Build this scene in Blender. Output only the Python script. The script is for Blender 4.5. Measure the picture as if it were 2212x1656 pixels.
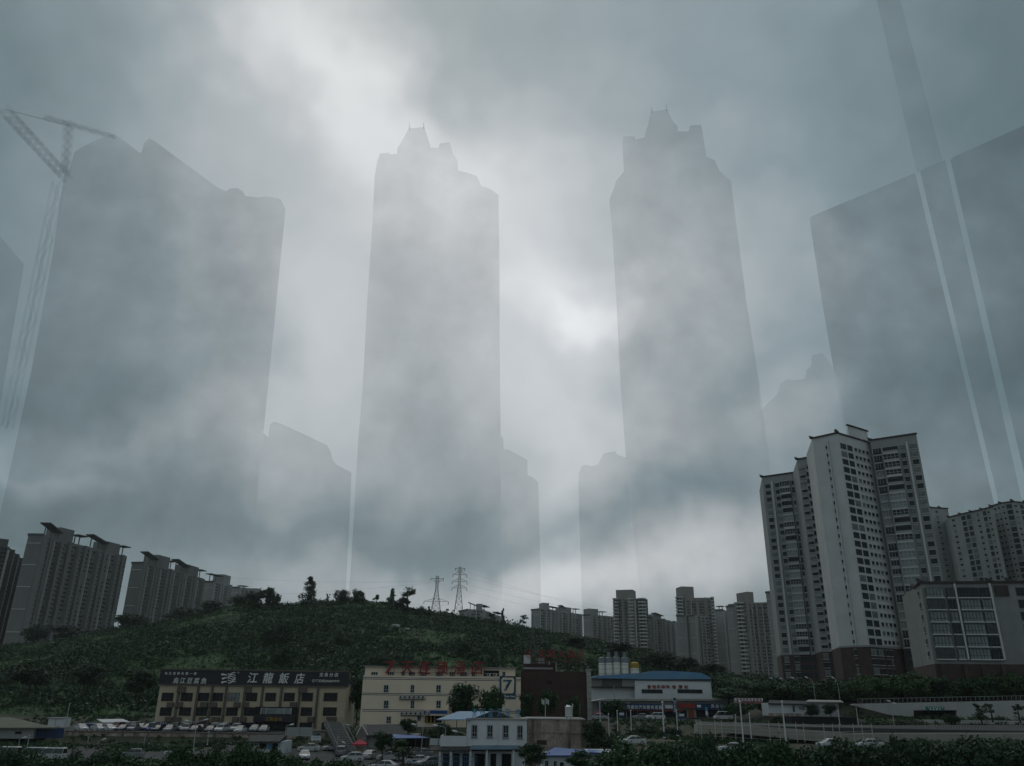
import bpy, bmesh, math, random
import numpy as np
from mathutils import Vector, Matrix, Euler

R = math.radians
random.seed(7)
rng = np.random.default_rng(11)
scene = bpy.context.scene
for o in list(bpy.data.objects):
    bpy.data.objects.remove(o)
C = scene.collection

# ---------------------------------------------------------------- camera
EYE = 14.0                      # camera height over the lower car park
PITCH, ROLL, FPX = R(21.6), R(0.75), 1700.0      # FPX for a picture 2212 wide
cd = bpy.data.cameras.new('camera')
cam = bpy.data.objects.new('camera', cd)
C.objects.link(cam)
cd.sensor_width = 36.0
cd.lens = FPX / 2212 * 36.0
cd.clip_start, cd.clip_end = 0.5, 20000
cam.location = (0, 0, EYE)
CM = Matrix.Rotation(R(90) + PITCH, 3, 'X') @ Matrix.Rotation(ROLL, 3, 'Z')
cam.rotation_euler = CM.to_euler()
scene.camera = cam
CP = Vector((0, 0, EYE))


def ray(px, py):
    return (CM @ Vector(((px - 1106) / FPX, (828 - py) / FPX, -1))).normalized()


def at(px, py, Y):
    d = ray(px, py)
    return CP + d * (Y / d.y)


def atz(px, py, z):
    d = ray(px, py)
    return CP + d * ((z - EYE) / d.z)


# ---------------------------------------------------------------- sky, sun, exposure
SUN_EL, SUN_AZ = R(48), R(-14)          # high, ahead and a little to the left, behind the cloud
vs = scene.view_settings
vs.view_transform = 'Standard'
vs.look = 'None'
vs.exposure = 0.2
vs.gamma = 1.0
vs.use_curve_mapping = False
scene.render.engine = 'CYCLES'
scene.cycles.use_denoising = True
scene.cycles.max_bounces = 4
scene.cycles.diffuse_bounces = 2
scene.cycles.transparent_max_bounces = 24
scene.cycles.volume_bounces = 1
scene.cycles.caustics_reflective = False
scene.cycles.caustics_refractive = False

world = bpy.data.worlds.new('World')
scene.world = world
world.use_nodes = True
nt = world.node_tree
nt.nodes.clear()


def N(t, typ, **kw):
    n = t.nodes.new(typ)
    for k, v in kw.items():
        setattr(n, k, v)
    return n


def setin(t, sock, v):
    if isinstance(v, bpy.types.NodeSocket):
        t.links.new(v, sock)
    else:
        sock.default_value = v


def MATH(t, op, a, b=0.0, c=0.0, clamp=False):
    n = N(t, 'ShaderNodeMath', operation=op, use_clamp=clamp)
    setin(t, n.inputs[0], a)
    setin(t, n.inputs[1], b)
    if op in ('MULTIPLY_ADD', 'SMOOTH_MIN'):
        setin(t, n.inputs[2], c)
    return n.outputs[0]


def VMATH(t, op, a, b=None, scale=None):
    n = N(t, 'ShaderNodeVectorMath', operation=op)
    setin(t, n.inputs[0], a)
    if b is not None:
        setin(t, n.inputs[1], b)
    if scale is not None:
        setin(t, n.inputs['Scale'], scale)
    return n.outputs['Value'] if op in ('DOT_PRODUCT', 'LENGTH') else n.outputs[0]


def NOISE(t, vec, scale, detail=4, rough=0.55, col=False):
    n = N(t, 'ShaderNodeTexNoise')
    t.links.new(vec, n.inputs['Vector'])
    n.inputs['Scale'].default_value = scale
    n.inputs['Detail'].default_value = detail
    n.inputs['Roughness'].default_value = rough
    return n.outputs['Color'] if col else n.outputs['Fac']


def RAMP(t, fac, stops):
    n = N(t, 'ShaderNodeValToRGB')
    cr = n.color_ramp
    while len(cr.elements) < len(stops):
        cr.elements.new(0.5)
    for e, (p, c) in zip(cr.elements, stops):
        e.position = p
        e.color = (*c, 1) if len(c) == 3 else c
    setin(t, n.inputs[0], fac)
    return n.outputs[0]


tc = N(nt, 'ShaderNodeTexCoord')
D0 = tc.outputs['Generated']
wob = VMATH(nt, 'SUBTRACT', NOISE(nt, D0, 3.2, 4, 0.6, True), (0.5, 0.5, 0.5))
wob = VMATH(nt, 'SCALE', wob, scale=0.26)
wob2 = VMATH(nt, 'SUBTRACT', NOISE(nt, D0, 13.0, 2, 0.6, True), (0.5, 0.5, 0.5))
wob2 = VMATH(nt, 'SCALE', wob2, scale=0.055)
DD = VMATH(nt, 'NORMALIZE', VMATH(nt, 'ADD', VMATH(nt, 'ADD', D0, wob), wob2))
# banks of brighter and darker cloud: heading (as seen), size, tilt, brightness
BANKS = [
    (1130, 640, 640, 760, 0, .075), (620, 70, 190, 200, 0, .21), (760, 200, 250, 110, 42, .24), (930, 340, 270, 130, 30, .13),
    (1180, 470, 190, 240, 0, .14), (1245, 630, 170, 70, 10, .20), (1310, 690, 70, 100, -30, .20),
    (1230, 860, 200, 270, 0, .20), (1270, 1010, 200, 140, 0, .08), (680, 760, 150, 360, 0, .16),
    (960, 680, 230, 240, 0, .12), (1260, 1255, 470, 75, 0, .32), (1600, 1170, 330, 80, -6, .17),
    (1700, 860, 130, 120, 0, .14), (70, 1010, 160, 35, 12, .10), (1480, 540, 220, 200, 0, .09),
    (420, 900, 240, 60, -8, .08), (930, 450, 180, 110, 0, .12), (330, 240, 300, 160, 0, .05), (480, 420, 160, 260, 0, .04),
    (190, 830, 340, 70, 0, -.075), (560, 720, 90, 110, 0, -.06), (380, 1110, 540, 120, 0, -.055),
    (900, 1165, 450, 75, 0, -.125), (1520, 1040, 270, 85, -12, -.085), (1350, 1130, 200, 80, -20, -.085),
    (-160, 480, 460, 900, 0, -.15), (2320, 550, 560, 1000, 0, -.17), (1090, 150, 330, 140, 0, -.085),
    (1960, 810, 320, 120, 0, -.07), (1490, 770, 240, 110, 0, -.05), (-60, 1280, 500, 190, 0, -.05),
    (120, 60, 520, 260, 0, -.11), (2150, 80, 560, 300, 0, -.10), (1560, 250, 300, 200, 0, -.03),
]
acc = MATH(nt, 'MULTIPLY_ADD', NOISE(nt, DD, 2.1, 4, 0.55), .17, .205)
acc = MATH(nt, 'ADD', acc, MATH(nt, 'MULTIPLY_ADD', NOISE(nt, DD, 7.0, 4, 0.6), .12, -.06))
banks = 0.0
for (bx_, by_, rx_, ry_, rot_, amp_) in BANKS:
    d = ray(bx_, by_)
    rr = CM @ Vector((math.cos(R(rot_)), -math.sin(R(rot_)), 0))
    rr = (rr - d * rr.dot(d)).normalized()
    uu = d.cross(rr)
    k = FPX * (1 + ((bx_ - 1106) ** 2 + (by_ - 828) ** 2) / FPX ** 2) ** 0.5
    a = VMATH(nt, 'DOT_PRODUCT', DD, tuple(rr * (k / rx_)))
    b = VMATH(nt, 'DOT_PRODUCT', DD, tuple(uu * (k / ry_)))
    q = MATH(nt, 'MULTIPLY_ADD', b, b, MATH(nt, 'MULTIPLY', a, a))
    w = MATH(nt, 'EXPONENT', MATH(nt, 'MULTIPLY', q, -1.1))
    banks = MATH(nt, 'MULTIPLY_ADD', w, amp_ * .84, banks)
ahead = MATH(nt, 'GREATER_THAN', VMATH(nt, 'DOT_PRODUCT', D0, (0, 1, .2)), 0.0)
acc = MATH(nt, 'MULTIPLY_ADD', banks, ahead, acc)
cloud = RAMP(nt, acc, [(0.0, (.026, .050, .058)), (.13, (.090, .142, .160)), (.26, (.202, .264, .292)), (.36, (.328, .374, .402)),
                       (.50, (.485, .514, .538)), (.75, (.745, .768, .79)), (1.0, (.96, .97, .985))])
sky = N(nt, 'ShaderNodeTexSky', sky_type='NISHITA', sun_disc=False)
sky.sun_elevation = SUN_EL
sky.sun_rotation = SUN_AZ
sky.air_density, sky.dust_density = 1.5, 4.0
skyc = VMATH(nt, 'SCALE', sky.outputs[0], scale=0.002)      # what little filters through the cover
bg = N(nt, 'ShaderNodeBackground')
bg.inputs['Strength'].default_value = 0.97
nt.links.new(VMATH(nt, 'ADD', cloud, skyc), bg.inputs['Color'])
wo = N(nt, 'ShaderNodeOutputWorld')
nt.links.new(bg.outputs[0], wo.inputs['Surface'])
world.cycles.sampling_method = 'NONE'      # an even overcast needs no light map

sd = bpy.data.lights.new('sun', 'SUN')
sd.energy = 0.5
sd.angle = R(40)
sd.color = (1.0, .97, .93)
sun = bpy.data.objects.new('sun', sd)
C.objects.link(sun)
to_sun = Vector((math.sin(SUN_AZ) * math.cos(SUN_EL), math.cos(SUN_AZ) * math.cos(SUN_EL), math.sin(SUN_EL)))
sun.rotation_euler = to_sun.to_track_quat('Z', 'Y').to_euler()

# ---------------------------------------------------------------- materials
MT = {}


def mat(name, col, rough=.85, var=.12, scale=3.0, dirt=0.0, dirt_col=(.05, .045, .035), metal=0.0, spec=.3, bump=0.0,
        streak=False, hue=None):
    if name in MT:
        return MT[name]
    m = bpy.data.materials.new(name)
    m.use_nodes = True
    t = m.node_tree
    b = t.nodes['Principled BSDF']
    tcn = N(t, 'ShaderNodeTexCoord')
    v = tcn.outputs['Object']
    n = NOISE(t, v, scale, 5, .6)
    lo = tuple(c * (1 - var) for c in col)
    hi = tuple(min(1, c * (1 + var)) for c in (hue or col))
    c = RAMP(t, n, [(.32, lo), (.68, hi)])
    if dirt:
        mp = N(t, 'ShaderNodeMapping')
        t.links.new(v, mp.inputs[0])
        mp.inputs['Scale'].default_value = (1, 1, .12) if streak else (1, 1, 1)
        n2 = NOISE(t, mp.outputs[0], scale * .8, 6, .65)
        f = RAMP(t, n2, [(.45, (0, 0, 0)), (.75, (dirt, dirt, dirt))])
        mx = N(t, 'ShaderNodeMix', data_type='RGBA')
        t.links.new(f, mx.inputs['Factor'])
        t.links.new(c, mx.inputs['A'])
        mx.inputs['B'].default_value = (*dirt_col, 1)
        c = mx.outputs['Result']
    t.links.new(c, b.inputs['Base Color'])
    b.inputs['Roughness'].default_value = rough
    b.inputs['Metallic'].default_value = metal
    b.inputs['Specular IOR Level'].default_value = spec
    if bump:
        bp = N(t, 'ShaderNodeBump')
        bp.inputs['Strength'].default_value = bump
        bp.inputs['Distance'].default_value = .05
        t.links.new(NOISE(t, v, scale * 6, 4, .6), bp.inputs['Height'])
        t.links.new(bp.outputs[0], b.inputs['Normal'])
    MT[name] = m
    return m


def leafmat(name, c0, c1, c2=None):
    if name in MT:
        return MT[name]
    m = bpy.data.materials.new(name)
    m.use_nodes = True
    t = m.node_tree
    b = t.nodes['Principled BSDF']
    g = N(t, 'ShaderNodeNewGeometry')
    tcn = N(t, 'ShaderNodeTexCoord')
    n = NOISE(t, tcn.outputs['Object'], .09, 4, .65)
    f = MATH(t, 'MULTIPLY_ADD', g.outputs['Random Per Island'], .35, MATH(t, 'MULTIPLY_ADD', n, 1.5, -.45))
    oi = N(t, 'ShaderNodeObjectInfo')
    f = MATH(t, 'ADD', f, MATH(t, 'MULTIPLY_ADD', oi.outputs['Random'], .3, -.15), clamp=True)
    st = [(0, c0), (.55, c1), (1, c2 or c1)]
    t.links.new(RAMP(t, f, st), b.inputs['Base Color'])
    b.inputs['Roughness'].default_value = .6
    b.inputs['Specular IOR Level'].default_value = .25
    MT[name] = m
    return m


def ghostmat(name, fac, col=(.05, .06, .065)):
    """a reflection in window glass, imitated by a dark, mostly transparent surface"""
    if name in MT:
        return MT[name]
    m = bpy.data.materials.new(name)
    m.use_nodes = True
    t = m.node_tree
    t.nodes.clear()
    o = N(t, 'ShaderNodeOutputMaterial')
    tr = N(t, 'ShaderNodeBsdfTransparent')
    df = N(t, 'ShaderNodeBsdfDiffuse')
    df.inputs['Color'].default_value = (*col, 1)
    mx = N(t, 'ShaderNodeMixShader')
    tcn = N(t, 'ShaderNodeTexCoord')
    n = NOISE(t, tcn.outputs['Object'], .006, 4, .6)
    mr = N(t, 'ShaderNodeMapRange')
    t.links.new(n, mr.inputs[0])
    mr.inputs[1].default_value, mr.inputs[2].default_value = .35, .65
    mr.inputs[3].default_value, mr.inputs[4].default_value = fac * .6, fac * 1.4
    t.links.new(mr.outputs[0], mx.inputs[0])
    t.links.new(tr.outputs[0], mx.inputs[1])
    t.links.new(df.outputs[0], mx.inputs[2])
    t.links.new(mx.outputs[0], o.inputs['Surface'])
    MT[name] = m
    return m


# ---------------------------------------------------------------- building blocks
def tag(o, label=None, cat=None, group=None, kind=None):
    if label:
        o['label'] = label
    if cat:
        o['category'] = cat
    if group:
        o['group'] = group
    if kind:
        o['kind'] = kind
    return o


def empty(name, loc, rz=0.0, label=None, cat=None, group=None):
    o = bpy.data.objects.new(name, None)
    C.objects.link(o)
    o.location = loc
    o.rotation_euler = (0, 0, rz)
    return tag(o, label, cat, group)


class MB:
    """collects solid pieces and links them as one mesh object"""

    def __init__(s):
        s.v, s.f, s.m, s.mats = [], [], [], []

    def slot(s, m):
        if m is None:
            return 0
        if m not in s.mats:
            s.mats.append(m)
        return s.mats.index(m)

    def poly(s, pts, faces, m=None):
        i = len(s.v)
        s.v += [tuple(p) for p in pts]
        k = s.slot(m)
        for f in faces:
            s.f.append(tuple(i + j for j in f))
            s.m.append(k)
        return s

    def box(s, x0, x1, y0, y1, z0, z1, m=None):
        return s.poly([(x0, y0, z0), (x1, y0, z0), (x1, y1, z0), (x0, y1, z0), (x0, y0, z1), (x1, y0, z1), (x1, y1, z1), (x0, y1, z1)],
                      [(3, 2, 1, 0), (4, 5, 6, 7), (0, 1, 5, 4), (1, 2, 6, 5), (2, 3, 7, 6), (3, 0, 4, 7)], m)

    def prism(s, outline, y0, y1, m=None):
        """outline in x,z (counter-clockwise seen from -y), extruded along y"""
        n = len(outline)
        pts = [(x, y0, z) for x, z in outline] + [(x, y1, z) for x, z in outline]
        fs = [tuple(range(n)), tuple(range(2 * n - 1, n - 1, -1))] + [(i, i + n, (i + 1) % n + n, (i + 1) % n) for i in range(n)]
        return s.poly(pts, fs, m)

    def extr(s, plan, z0, z1, m=None):
        """plan in x,y counter-clockwise from above"""
        n = len(plan)
        pts = [(x, y, z0) for x, y in plan] + [(x, y, z1) for x, y in plan]
        fs = [tuple(range(n - 1, -1, -1)), tuple(range(n, 2 * n))] + [(i, (i + 1) % n, (i + 1) % n + n, i + n) for i in range(n)]
        return s.poly(pts, fs, m)

    def bar(s, a, b, r, m=None, sides=4, r2=None):
        a, b = Vector(a), Vector(b)
        d = (b - a).normalized()
        u = d.cross(Vector((0, 0, 1)) if abs(d.z) < .95 else Vector((1, 0, 0))).normalized()
        w = d.cross(u)
        r2 = r if r2 is None else r2
        pts = []
        for p, q in ((a, r), (b, r2)):
            for k in range(sides):
                t = 2 * math.pi * (k + .5) / sides
                pts.append(p + (u * math.cos(t) + w * math.sin(t)) * q)
        fs = [(k, (k + 1) % sides, (k + 1) % sides + sides, k + sides) for k in range(sides)]
        fs += [tuple(range(sides - 1, -1, -1)), tuple(range(sides, 2 * sides))]
        return s.poly(pts, fs, m)

    def lathe(s, prof, sides=14, m=None, c=(0, 0, 0)):
        pts, fs = [], []
        for r, z in prof:
            for k in range(sides):
                t = 2 * math.pi * k / sides
                pts.append((c[0] + r * math.cos(t), c[1] + r * math.sin(t), c[2] + z))
        for j in range(len(prof) - 1):
            for k in range(sides):
                a, b = j * sides + k, j * sides + (k + 1) % sides
                fs.append((a, b, b + sides, a + sides))
        fs.append(tuple(range(sides - 1, -1, -1)))
        fs.append(tuple(range((len(prof) - 1) * sides, len(prof) * sides)))
        return s.poly(pts, fs, m)

    def mesh(s, name, m=None, smooth=False):
        me = bpy.data.meshes.new(name)
        me.from_pydata(s.v, [], s.f)
        for x in (s.mats or [m]):
            me.materials.append(x)
        if s.mats:
            me.polygons.foreach_set('material_index', s.m)
        if smooth:
            me.polygons.foreach_set('use_smooth', [True] * len(s.f))
        me.update()
        return me

    def build(s, name, m=None, parent=None, loc=None, rz=0.0, smooth=False, kind=None):
        return put(name, s.mesh(name, m, smooth), parent, loc, rz, kind)


def put(name, me, parent=None, loc=None, rz=0.0, kind=None):
    o = bpy.data.objects.new(name, me)
    C.objects.link(o)
    if loc is not None:
        o.location = loc
    o.rotation_euler = (0, 0, rz)
    if parent:
        o.parent = parent
    if kind:
        o['kind'] = kind
    return o


def pieces(name, me, parent, locs, limit=295, rzs=None):
    """alike pieces one by one (shared mesh); those past the limit joined as one part"""
    for i, l in enumerate(locs[:limit]):
        put(name, me, parent, l, rzs[i] if rzs else 0.0)
    rest = locs[limit:]
    if rest:
        n = len(me.vertices)
        vv = np.empty(n * 3, 'f')
        me.vertices.foreach_get('co', vv)
        vv = vv.reshape(-1, 3)
        V, F, M = [], [], []
        for j, l in enumerate(rest):
            V += [tuple(p) for p in (vv + np.array(l, 'f'))]
            for p in me.polygons:
                F.append(tuple(i + j * n for i in p.vertices))
                M.append(p.material_index)
        m2 = bpy.data.meshes.new(name + '_group')
        m2.from_pydata(V, [], F)
        for x in me.materials:
            m2.materials.append(x)
        m2.polygons.foreach_set('material_index', M)
        put(name + 's', m2, parent, (0, 0, 0), kind='stuff')


def copy_tree(o, parent=None):
    c = o.copy()
    C.objects.link(c)
    c.parent = parent
    for ch in list(o.children):
        copy_tree(ch, c)
    return c


def lettering(text, h, m, parent, loc, depth=.06, name='lettering', rz=0.0, width=None, bold=0.0, shear=0.0, align='CENTER'):
    """raised characters standing in the local xz plane, facing -y; h is the character height"""
    cu = bpy.data.curves.new(name, 'FONT')
    cu.body = text
    cu.size = h
    cu.align_x = align
    cu.align_y = 'CENTER'
    cu.extrude = depth / 2
    cu.offset = bold
    cu.shear = shear
    cu.resolution_u = 2
    to = bpy.data.objects.new(name, cu)
    C.objects.link(to)
    bpy.context.view_layer.update()
    me = bpy.data.meshes.new_from_object(to.evaluated_get(bpy.context.evaluated_depsgraph_get()))
    bpy.data.objects.remove(to)
    me.materials.clear()
    me.materials.append(m)
    n = len(me.vertices)
    co = np.empty(n * 3, 'f')
    me.vertices.foreach_get('co', co)
    co = co.reshape(-1, 3)
    if width and n:
        w = co[:, 0].max() - co[:, 0].min()
        co[:, 0] *= width / w
    if n:
        co[:, 0] -= (co[:, 0].max() + co[:, 0].min()) / 2 if align == 'CENTER' else 0
        co[:, 1] -= (co[:, 1].max() + co[:, 1].min()) / 2
    co = np.stack([co[:, 0], -co[:, 2], co[:, 1]], 1)
    me.vertices.foreach_set('co', co.ravel())
    me.update()
    return put(name, me, parent, loc, rz)


# ---------------------------------------------------------------- ghost towers: window reflections, shaped as see-through bodies far behind the hill
GY = 1700.0


def ghost(name, pts, label, fac=.09, Y=GY, depth=70.0, base=1330, cat='reflected tower', seam=None, group=None):
    """reflected outline as seen (clockwise from lower left) stood up at its own distance, thick, reaching down behind the hill"""
    P = [at(x, y, Y) for x, y in pts]
    cx = sum(p.x for p in P) / len(P)
    z0 = 0.0 if base > 1000 else min(p.z for p in P)
    root = empty(name, (cx, Y, z0), 0, label, cat, group)
    m = MB()
    out = [(p.x - cx, 0.0 if y >= base else p.z - z0) for p, (x, y) in zip(P, pts)]
    m.prism(out[::-1], 0, depth)
    if seam:                # where two blocks stand wall to wall there is no outer face between them
        n = len(out)
        q = pts[::-1]
        drop = {2 + i for i in range(n) if q[i] != q[(i + 1) % n] and seam((q[i][0] + q[(i + 1) % n][0]) / 2, min(q[i][1], q[(i + 1) % n][1])) and not (q[i][1] >= base and q[(i + 1) % n][1] >= base)}
        m.m = [k for j, k in enumerate(m.m) if j not in drop]
        m.f = [k for j, k in enumerate(m.f) if j not in drop]
    m.build('reflection_body', ghostmat('ghost_%d' % round(fac * 1000), fac), root)
    return root, cx, z0
def z3(l):
    return [(727.6 + x * .4301, 195.9 + y * .4301) for x, y in l]


def z2(l):
    return [(503.7 + x * .4555, 839.6 + y * .4555) for x, y in l]


A_R = [(614, 446), (590, 690), (566, 930), (557, 1030), (540, 1430)]            # right side of the broad slab
C_L = [(728, 1560), (757, 1240)] + z3([(108, 1750), (130, 1496), (150, 1100), (178, 680), (190, 430), (204, 355)])
C_R = z3([(812, 525), (816, 800), (818, 1300), (822, 1700)]) + [(1084, 1150), (1092, 1430)]
E_L = [(1404, 1430), (1372, 1180), (1354, 990)] + z3([(1430, 1496), (1410, 1100), (1385, 680), (1372, 540)])
E_R = z3([(1980, 455), (1990, 540), (2010, 700), (2060, 1080), (2125, 1496)]) + [(1665, 1010), (1720, 1430)]
GFT = dict(base=1430)
gA, gAx, gAz = ghost('reflected_tower', [(-70, 1430), (25, 1000), (68, 800), (112, 560), (134, 410), (138, 382), (150, 372), (160, 330), (178, 318), (214, 300), (245, 290), (256, 296), (304, 332),
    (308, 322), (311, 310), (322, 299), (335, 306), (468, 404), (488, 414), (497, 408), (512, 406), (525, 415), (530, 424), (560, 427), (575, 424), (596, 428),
    (606, 431)] + A_R, 'broad faint slab with jagged slanted top, leftmost of the tall window reflections', .122, depth=12, seam=lambda x, y: x > 530 and y >= 920, **GFT)
gB, _, _ = ghost('reflected_tower', [(540.3, 1430), (557.3, 1030), (566.3, 934), (580, 946), (583, 918), (592, 911), (608, 916), (706, 962), (712, 974), (716, 990), (726, 1004), (742, 1012),
    (757, 1020), (752, 1140), (738, 1430)], 'low faint reflected block with stepped roof between broad slab and left crowned tower', .092, depth=12, seam=lambda x, y: x < 568, **GFT)
gC, cx, z0 = ghost('reflected_tower', C_L + z3([(216, 318), (262, 312), (270, 322), (303, 319), (305, 285), (315, 275),
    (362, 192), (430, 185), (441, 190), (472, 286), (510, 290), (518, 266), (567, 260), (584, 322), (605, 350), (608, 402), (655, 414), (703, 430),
    (725, 480), (770, 495)]) + C_R, 'tall faint tower with tapering crown, left of the two crowned window reflections', .098, depth=12, seam=lambda x, y: x > 1070 and y >= 900, **GFT)
gD, _, _ = ghost('reflected_tower', [(1092.3, 1430), (1084.3, 1150), (1081.5, 940)] + z2([(1280, 230), (1283, 284), (1302, 288), (1348, 312), (1395, 340), (1397, 412), (1420, 420), (1447, 446), (1452, 640), (1456, 800)]) + [(1172, 1430)],
    'low stepped faint reflected block leaning on right foot of the left crowned tower', .092, depth=12, seam=lambda x, y: x < 1096 and y >= 930, **GFT)
gE, _, _ = ghost('reflected_tower', E_L + z3([(1388, 500), (1405, 450), (1445, 404), (1442, 330), (1436, 262), (1440, 231), (1495, 230), (1500, 246),
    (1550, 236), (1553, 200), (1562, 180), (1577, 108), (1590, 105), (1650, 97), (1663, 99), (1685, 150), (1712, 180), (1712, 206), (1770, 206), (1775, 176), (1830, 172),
    (1842, 240), (1855, 332), (1900, 352), (1920, 402)]) + E_R, 'tall faint tower with pointed crown, right of the two crowned window reflections', .098, depth=12, seam=lambda x, y: (x < 1410 and y >= 985) or (x > 1630 and y >= 830), **GFT)
gF, _, _ = ghost('reflected_tower', [(1262, 1430), (1250, 1024), (1256, 1008), (1266, 1004), (1276, 1008), (1292, 1004), (1298, 992), (1304, 980), (1328, 975), (1334, 983), (1353.7, 990), (1371.7, 1180), (1403.7, 1430)],
    'low faint stepped reflected block at left foot of the right crowned tower', .092, depth=12, seam=lambda x, y: x > 1353 and y >= 985, **GFT)
gG, _, _ = ghost('reflected_tower', [(1720.3, 1430), (1665.3, 1010), (1643, 888), (1662, 868), (1682, 850), (1690, 826), (1700, 819), (1712, 822), (1742, 818), (1746, 796), (1756, 788), (1757, 767), (1776, 763),
    (1790, 780), (1805.7, 802), (1847.7, 1050), (1901.7, 1430)], 'faint stepped reflected tower peak between crowned tower and slanted slab', .075, depth=12, seam=lambda x, y: (x < 1722 and y >= 885) or (x > 1800 and y >= 795), **GFT)
gH, hx, hz = ghost('reflected_tower', [(1902, 1430), (1848, 1050), (1806, 800), (1780, 650), (1752, 468), (1977, 374), (2155, 1120), (2217, 1430)],
    'faint reflected slab with slanted roof edge right of crowned tower', .14, depth=12, seam=lambda x, y: x < 1904 and y >= 795, **GFT)
gI, _, _ = ghost('reflected_tower', [(2245, 1430), (2171, 1120), (1991, 368), (2042, 346), (2216, 1120), (2290, 1430)], 'narrow faint strip of reflected slab between two pale gaps at the right', .135, depth=8, **GFT)  # gaps on both sides imitate pale window-frame streaks reflected in the glass
gJ, _, _ = ghost('reflected_tower', [(2326, 1430), (2243, 1120), (2058, 340), (2420, 180), (2600, 1430)], 'faint reflected slab with slanted roof at the right picture edge', .15, depth=12, **GFT)
gK, _, _ = ghost('reflected_streak', [(1984, 370), (1888, -40), (1934, -40), (2036, 347)], 'broad faint grey window-reflection streak above the slanted slab at upper right', .075, depth=8, base=372, cat='mast')  # streak reflected in the window pane, stood up as a see-through body
gL, _, _ = ghost('reflected_tower', [(-130, 1430), (-70, 470), (-20, 490), (46, 566), (30, 660), (8, 790), (-30, 1000), (-105, 1430)],
    'faint slanted reflected block at the left picture edge behind the crane mast', .10, depth=12, **GFT)
# spikes on the two crowns, railings along the low roofs
for root, prs in ((gC, [(365, 160, 190), (437, 158, 186)]), (gE, [(1582, 82, 106), (1655, 68, 97)])):
    for zx, za, zb in prs:
        (ax, ay), (bx_, by_) = z3([(zx, za), (zx, zb)])
        m = MB()
        a, b = at(ax, ay, GY + 20) - root.location, at(bx_, by_ + 2, GY + 20) - root.location
        m.bar(b, a, 2.6, r2=.5)
        m.build('spike', ghostmat('ghost_160', .16), root)
# crane reflected in the window, built as see-through lattice beside the broad slab
CY = GY - 80
cb = at(118, 480, CY)
crane = empty('reflected_crane', cb, 0, 'faint reflected tower crane with slanting lattice jib beside the broad slab', 'reflected crane')


def lattice(a, b, w, r, n, gm):
    m = MB()
    a, b = Vector(a), Vector(b)
    d = (b - a).normalized()
    u = d.cross(Vector((0, 1, 0))).normalized()
    for s_ in (-1, 1):
        for y_ in (0, w):
            m.bar(a + u * s_ * w * .5 + Vector((0, y_, 0)), b + u * s_ * w * .35 + Vector((0, y_, 0)), r)
    for i in range(n):
        p, q = a.lerp(b, i / n), a.lerp(b, (i + 1) / n)
        for y_ in (0, w):
            s_ = 1 if i % 2 else -1
            m.bar(p + u * s_ * w * .5 + Vector((0, y_, 0)), q - u * s_ * w * .45 + Vector((0, y_, 0)), r * .7)
    return m


gm = ghostmat('ghost_60', .06)
for nm, (p, q), w, r in (('jib', ((8, 236), (136, 376)), 24, 7), ('counter_jib', ((96, 252), (246, 294)), 8, 3.2), ('mast', ((146, 262), (138, 372)), 13, 5),
                      ('lower_mast', ((122, 392), (10, 920)), 18, 3.0), ('stay', ((8, 236), (150, 272)), 1.5, .8)):
    A, B = at(*p, CY) - cb, at(*q, CY) - cb
    lattice(A, B, w, r, 12, gm).build(nm, gm if nm != 'lower_mast' else ghostmat('ghost_40', .04), crane)
# ---------------------------------------------------------------- ground and hill
CREST = [(-500, 1385), (-200, 1392), (0, 1396), (60, 1388), (150, 1376), (260, 1362), (330, 1350), (430, 1330), (520, 1306), (600, 1308), (700, 1304), (760, 1294), (850, 1308),
         (920, 1324), (1000, 1334), (1100, 1350), (1200, 1368), (1300, 1386), (1400, 1408), (1480, 1436), (1560, 1458), (1640, 1470), (2212, 1480), (2700, 1482)]
HY0, HY1 = 238.0, 520.0
_cx = np.array([at(x, y, HY1).x for x, y in CREST])
_cz = np.array([at(x, y, HY1).z for x, y in CREST])


def crest(x):
    return np.interp(x, _cx, _cz)


def vnoise(x, y, s, seed=0):
    """cheap smooth value noise for terrain"""
    x, y = np.asarray(x) / s, np.asarray(y) / s
    xi, yi = np.floor(x).astype(int), np.floor(y).astype(int)
    fx, fy = x - xi, y - yi
    fx, fy = fx * fx * (3 - 2 * fx), fy * fy * (3 - 2 * fy)

    def h(a, b):
        n = (a * 374761393 + b * 668265263 + seed * 1442695041) & 0x7fffffff
        n = ((n ^ (n >> 13)) * 1274126177) & 0x7fffffff
        return (n ^ (n >> 16)) / 0x7fffffff
    return (h(xi, yi) * (1 - fx) + h(xi + 1, yi) * fx) * (1 - fy) + (h(xi, yi + 1) * (1 - fx) + h(xi + 1, yi + 1) * fx) * fy


def hill_z(x, y):
    x, y = np.asarray(x, float), np.asarray(y, float)
    xs = x * HY1 / np.maximum(y, HY0)              # ridges run down towards the valley
    xs = x * .45 + xs * .55
    top = crest(xs)
    foot = 7.0 + 3.0 * np.clip((x - 8) / 14, 0, 1)
    t = np.clip((y - HY0) / (HY1 - HY0), 0, 1)
    s = t ** 1.12
    z = foot + (top - foot) * s
    step = 3.4
    f = (z - foot) / step
    z = foot + step * (np.floor(f) + np.clip((f - np.floor(f)) * 1.7 - .35, 0, 1) * 1.0) * .45 + (z - foot) * .55    # old field terraces
    amp = np.clip((y - HY0) / 60, 0, 1)
    z = z + amp * ((vnoise(x, y, 46, 3) - .5) * 9 * np.clip((HY1 - y) / 90, .2, 1) + (vnoise(x, y, 14, 5) - .5) * 2.2)
    back = np.clip((y - HY1) / 330, 0, 1)
    return z - back * back * 14 * np.clip((top - 20) / 40, 0, 1)


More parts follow.
